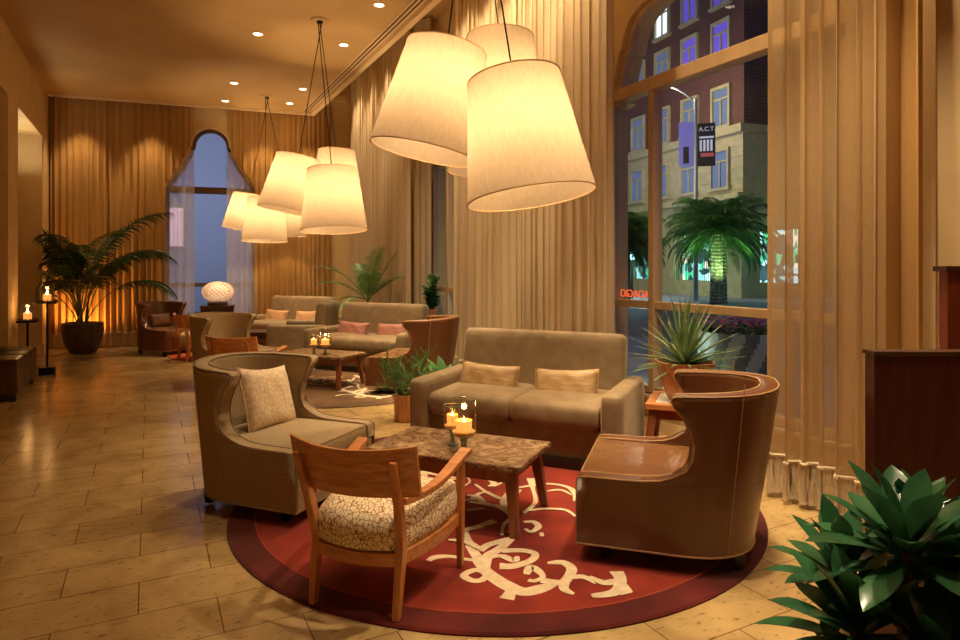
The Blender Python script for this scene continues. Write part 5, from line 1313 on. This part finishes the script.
# street palms
def street_palm(loc, hgt, rad, label):
    root = empty('street_palm', loc, 0, label, 'palm tree', 'palm trees across the street')
    bm = bmesh.new(); lathe(bm, [(.30 - .07 * k / 40 + .035 * (k % 2), hgt * k / 40) for k in range(41)] + [(0.01, hgt)], 14, rfun=lambda a: 1 + .08 * math.cos(7 * a)); ob('palm_trunk', bm, M['trunk'], root, smooth=False)
    bf, bs = bmesh.new(), bmesh.new(); q = random.Random(int(hgt * 10))
    for k in range(80):
        t = k / 80; frond(bf, bs, (0, 0, hgt - .1), k * 2.39996, rad * q.uniform(.85, 1.1), 1.40 - 1.75 * t, 1.3 + .6 * q.random(), 34, .75, .04, .9, .12, .03, q)
    ob('palm_leaves', bf, M['leaf_street'], root, recalc=False); ob('palm_stems', bs, M['stem'], root)
M['trunk'] = noisy('palm_trunk_bark', (.16, .12, .08), (.55, .45, .32), 9, (1, 1, 1.6), rough=.8)
street_palm((19.8, 18.1, -.02), 2.75, 2.35, 'green-lit palm tree with a rough trunk, centred in the near window')
street_palm((17.4, 20.9, -.02), 2.5, 1.9, 'palm tree at the left edge of the near window, beyond the sidelight')
def pl(name, loc, e, col, r=.1):
    ld = bpy.data.lights.new(name, 'POINT'); ld.energy = e; ld.color = col; ld.shadow_soft_size = r
    lo = bpy.data.objects.new(name, ld); COL.objects.link(lo); lo.location = loc; return lo
# small green lamps on the palm trunk
r_ = empty('palm_uplight', (18.5, 17.2, -.02), 0, 'small green uplight in the pavement by the street palm', 'uplight')
bm = bmesh.new(); lathe(bm, [(.08, 0), (.09, .12), (0, .12)], 14); ob('uplight_can', bm, M['iron'], r_)
spot('uplight_beam', (18.3, 17.0, .2), (19.9, 18.1, 3.4), 650, (.5, 1, .4), 75)
# globe street lamp by the gate
r_ = empty('globe_street_lamp', (19.6, 22.9, -.02), 0, 'short black post with a brilliant blue-white globe by the gate', 'street lamp')
bm = bmesh.new(); tube(bm, [(0, 0, 0), (0, 0, 1.75)], .05, 10); ob('post', bm, M['iron'], r_)
bm = bmesh.new(); bmesh.ops.create_icosphere(bm, subdivisions=3, radius=.17, matrix=Matrix.Translation((0, 0, 1.92))); ob('globe', bm, emit('blue_white_globe', (.35, .8, 1), 22), r_)
pl('globe_glow', (19.3, 22.5, 2.0), 160, (.45, .85, 1))
# tall street light with banners
r_ = empty('street_light', (20.45, 19.9, -.02), 0, 'tall street light with a curved arm and two hanging banners', 'street light')
bm = bmesh.new(); tube(bm, [(0, 0, 0), (0, 0, 8.5)], [.11, .07], 12); ob('pole', bm, M['steel'], r_)
bm = bmesh.new(); tube(bm, catmull([(0, 0, 8.35), (-.05, .7, 8.95), (-.1, 1.4, 9.35), (-.15, 2.0, 9.5)], 5), .045, 8); ob('lamp_arm', bm, M['steel'], r_)
bm = bmesh.new(); rbox(bm, -.17, 2.1, 9.48, .22, .5, .14, r=.05, nx=6, ny=6, nz=4); ob('lamp_head', bm, M['steel'], r_)
bm = bmesh.new(); bmesh.ops.create_icosphere(bm, subdivisions=2, radius=.11, matrix=Matrix.Translation((-.19, 2.1, 9.40))); ob('lamp_bulb', bm, emit('sodium_bulb', (1, .72, .38), 160), r_)
pl('street_light_glow', (20.1, 22.0, 9.15), 450, (1, .75, .45))
vd = Vector((.7578, .7346, 0)).normalized(); sd = Vector((vd.y, -vd.x, 0))
ban = empty('banners', (0, 0, 0)); ban.parent = r_; ban.rotation_euler = (0, 0, math.atan2(sd.y, sd.x))
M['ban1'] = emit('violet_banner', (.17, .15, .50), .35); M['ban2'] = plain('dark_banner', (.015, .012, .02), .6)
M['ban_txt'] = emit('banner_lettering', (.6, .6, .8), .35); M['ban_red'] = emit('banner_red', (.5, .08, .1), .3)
bm = bmesh.new(); box(bm, -.68, -.08, -.015, .015, 5.7, 7.55); b1 = ob('banner', bm, M['ban1'], ban, smooth=False); b1['label'] = 'violet banner'
bm = bmesh.new(); box(bm, .08, .78, -.015, .015, 5.65, 7.45); b2_ = ob('banner', bm, M['ban2'], ban, smooth=False); b2_['label'] = 'black banner'
bm = bmesh.new(); box(bm, -.5, -.27, -.02, -.016, 5.8, 6.5); ob('banner_block', bm, M['ban2'], ban, smooth=False)
bm = bmesh.new()
for k in range(4): box(bm, .16 + k * .14, .25 + k * .14, -.02, -.016, 6.28, 6.75)
box(bm, .14, .72, -.02, -.016, 6.82, 6.90); ob('banner_picture', bm, M['ban_txt'], ban, smooth=False)
bm = bmesh.new(); box(bm, .2, .72, -.02, -.016, 6.05, 6.2); ob('banner_stripe', bm, M['ban_red'], ban, smooth=False)
def text(body, size, mat, parent, mtx, name='lettering', ext=.004, align='LEFT', spacing=1.):
    cu = bpy.data.curves.new(name, 'FONT'); cu.body = body; cu.size = size; cu.extrude = ext; cu.align_x = align; cu.space_character = spacing
    tmp = bpy.data.objects.new(name, cu); COL.objects.link(tmp); bpy.context.view_layer.update()
    me = bpy.data.meshes.new_from_object(tmp.evaluated_get(bpy.context.evaluated_depsgraph_get())); bpy.data.objects.remove(tmp)
    me.name = name; o = bpy.data.objects.new(name, me); COL.objects.link(o); me.materials.clear(); me.materials.append(mat); o.matrix_local = mtx
    if parent: o.parent = parent; o.matrix_local = mtx
    return o
up90 = Matrix.Rotation(R(90), 4, 'X')
text('A.C.T.', .25, M['ban_txt'], ban, Matrix.Translation((.12, -.022, 7.12)) @ up90)
text('THEATER', .2, M['ban2'], ban, Matrix.Translation((-.30, -.022, 6.6)) @ up90 @ Matrix.Rotation(R(90), 4, 'Z')) if False else None
# red sign lettering on the glass of the sidelight, reading from the street
sg = text('ADAGIO', .105, emit('red_neon', (.9, .12, .03), .9), None, Matrix.Translation((4.135, 4.60, 1.15)) @ Matrix(((0, 0, 1, 0), (1, 0, 0, 0), (0, 1, 0, 0), (0, 0, 0, 1))), name='window_lettering')
tag(sg, 'red lettering on the glass at the left of the near window, seen in reverse', 'sign')

# striped planter with pink flowers on the near pavement
r_ = empty('striped_planter', (5.85, 4.95, -.02), 0, 'large grey and white wave-striped planter of pink flowers outside the window', 'flower planter')
bm = bmesh.new(); n = 48; prof = [(.40, 0), (.44, .15), (.50, .45), (.54, .76), (.50, .76), (.49, .70)]
rings = lathe(bm, prof, 120, cap=False)
bm.faces.ensure_lookup_table()
bmesh.ops.subdivide_edges(bm, edges=[e for e in bm.edges if abs(e.verts[0].co.z - e.verts[1].co.z) > .1], cuts=14, use_grid_fill=True)
for f in bm.faces:
    c = f.calc_center_median(); a = math.atan2(c.y, c.x) + .16 * math.sin(c.z * 6)
    f.material_index = 1 if (a * 12 / (2 * math.pi)) % 1 < .5 else 0
ob('planter_pot', bm, [plain('planter_white', (.42, .50, .50), .5), plain('planter_grey', (.13, .17, .18), .5)], r_)
bm = bmesh.new(); lathe(bm, [(.49, .68), (.49, .71), (0, .73)], 24); ob('soil', bm, M['soil'], r_)
bf = bmesh.new(); q = random.Random(8)
for k in range(140):
    a = q.uniform(0, 6.28); rr_ = .5 * math.sqrt(q.random()); leaf(bf, (rr_ * math.cos(a), rr_ * math.sin(a), .72 + .06 * q.random()), q.uniform(0, 6.28), q.uniform(.3, 1.2), .10, .05, .5, .2, 3)
ob('flower_leaves', bf, M['leaf_mid'], r_, recalc=False)
bf = bmesh.new()
for k in range(170):
    a = q.uniform(0, 6.28); rr_ = .53 * math.sqrt(q.random()); p = Vector((rr_ * math.cos(a), rr_ * math.sin(a), .80 + .09 * q.random()))
    for j in range(5):
        leaf(bf, p, j * 1.2566 + a, .5, .035, .03, .3, .1, 2)
ob('pink_blossoms', bf, noisy('pink_petals', (.75, .08, .25), (.95, .35, .55), 20, rough=.6), r_, recalc=False)
pl('pavement_glow', (5.0, 5.9, .45), 30, (.75, 1, .8), .1)
# building seen through the rear window
b3 = empty('rear_building', (-6, 22, 0), 0, 'pale blue-lit building beyond the rear window', 'building')
fb('wall', 0, 16, 0, 6, 0, 14, plain('blue_grey_stucco', (.42, .42, .45), .8), b3)
for xx in (6.4, 8.9):
    for zz_ in (2.0, 5.6):
        f_ = fb('window', xx, xx + .6, -.06, 0, zz_, zz_ + 1.3, M['stone'], b3); fb('pane', xx + .06, xx + .54, -.08, -.06, zz_ + .06, zz_ + 1.24, emit('cool_lit_pane', (.6, .75, 1), .9) if zz_ > 3 else emit('pink_lit_pane', (1, .6, .6), .7), f_)
def area(name, loc, target, e, col, sx, sy):
    ld = bpy.data.lights.new(name, 'AREA'); ld.energy = e; ld.shape = 'RECTANGLE'; ld.size = sx; ld.size_y = sy; ld.color = col
    lo = bpy.data.objects.new(name, ld); COL.objects.link(lo); lo.location = loc; lo.rotation_euler = (Vector(target) - Vector(loc)).to_track_quat('-Z', 'Y').to_euler()
# unseen lamps added to brighten the facades in yellow, violet and blue
spot('facade_fill', (14, 24, 5.5), (24.8, 25, 5.5), 800, (1, .90, .42), 120, .3)
spot('facade_fill', (15, 17, 6.5), (24.3, 22, 5.5), 380, (1, .88, .42), 110, .3)
spot('violet_fill', (16, 23, 3), (25, 25, 14), 1100, (.35, .25, 1), 100, .3)
spot('rear_fill', (1, 17, 4), (1, 22, 5), 620, (.55, .65, 1), 150, .3)

# ------------------------------------------------------------------ world, camera, view
w = bpy.data.worlds.new('dusk'); S.world = w; w.use_nodes = True
nt = w.node_tree; bg = nt.nodes['Background']; bg.inputs['Color'].default_value = (.10, .14, .32, 1); bg.inputs['Strength'].default_value = .75
cam = bpy.data.cameras.new('camera'); co = bpy.data.objects.new('camera', cam); COL.objects.link(co)
cam.sensor_width = 36; cam.lens = 643 / 960 * 36; cam.shift_y = -54 / 960
co.location = (0, 0, 1.45); co.rotation_euler = (R(90), 0, R(-27.24)); S.camera = co
cam.clip_start = .05; cam.clip_end = 200
S.view_settings.view_transform = 'Standard'; S.view_settings.look = 'None'; S.view_settings.gamma = 1; S.view_settings.exposure = .07
S.view_settings.use_curve_mapping = False
S.cycles.use_denoising = True
S.cycles.max_bounces = 10; S.cycles.diffuse_bounces = 5; S.cycles.transparent_max_bounces = 16
S.cycles.sample_clamp_indirect = 4
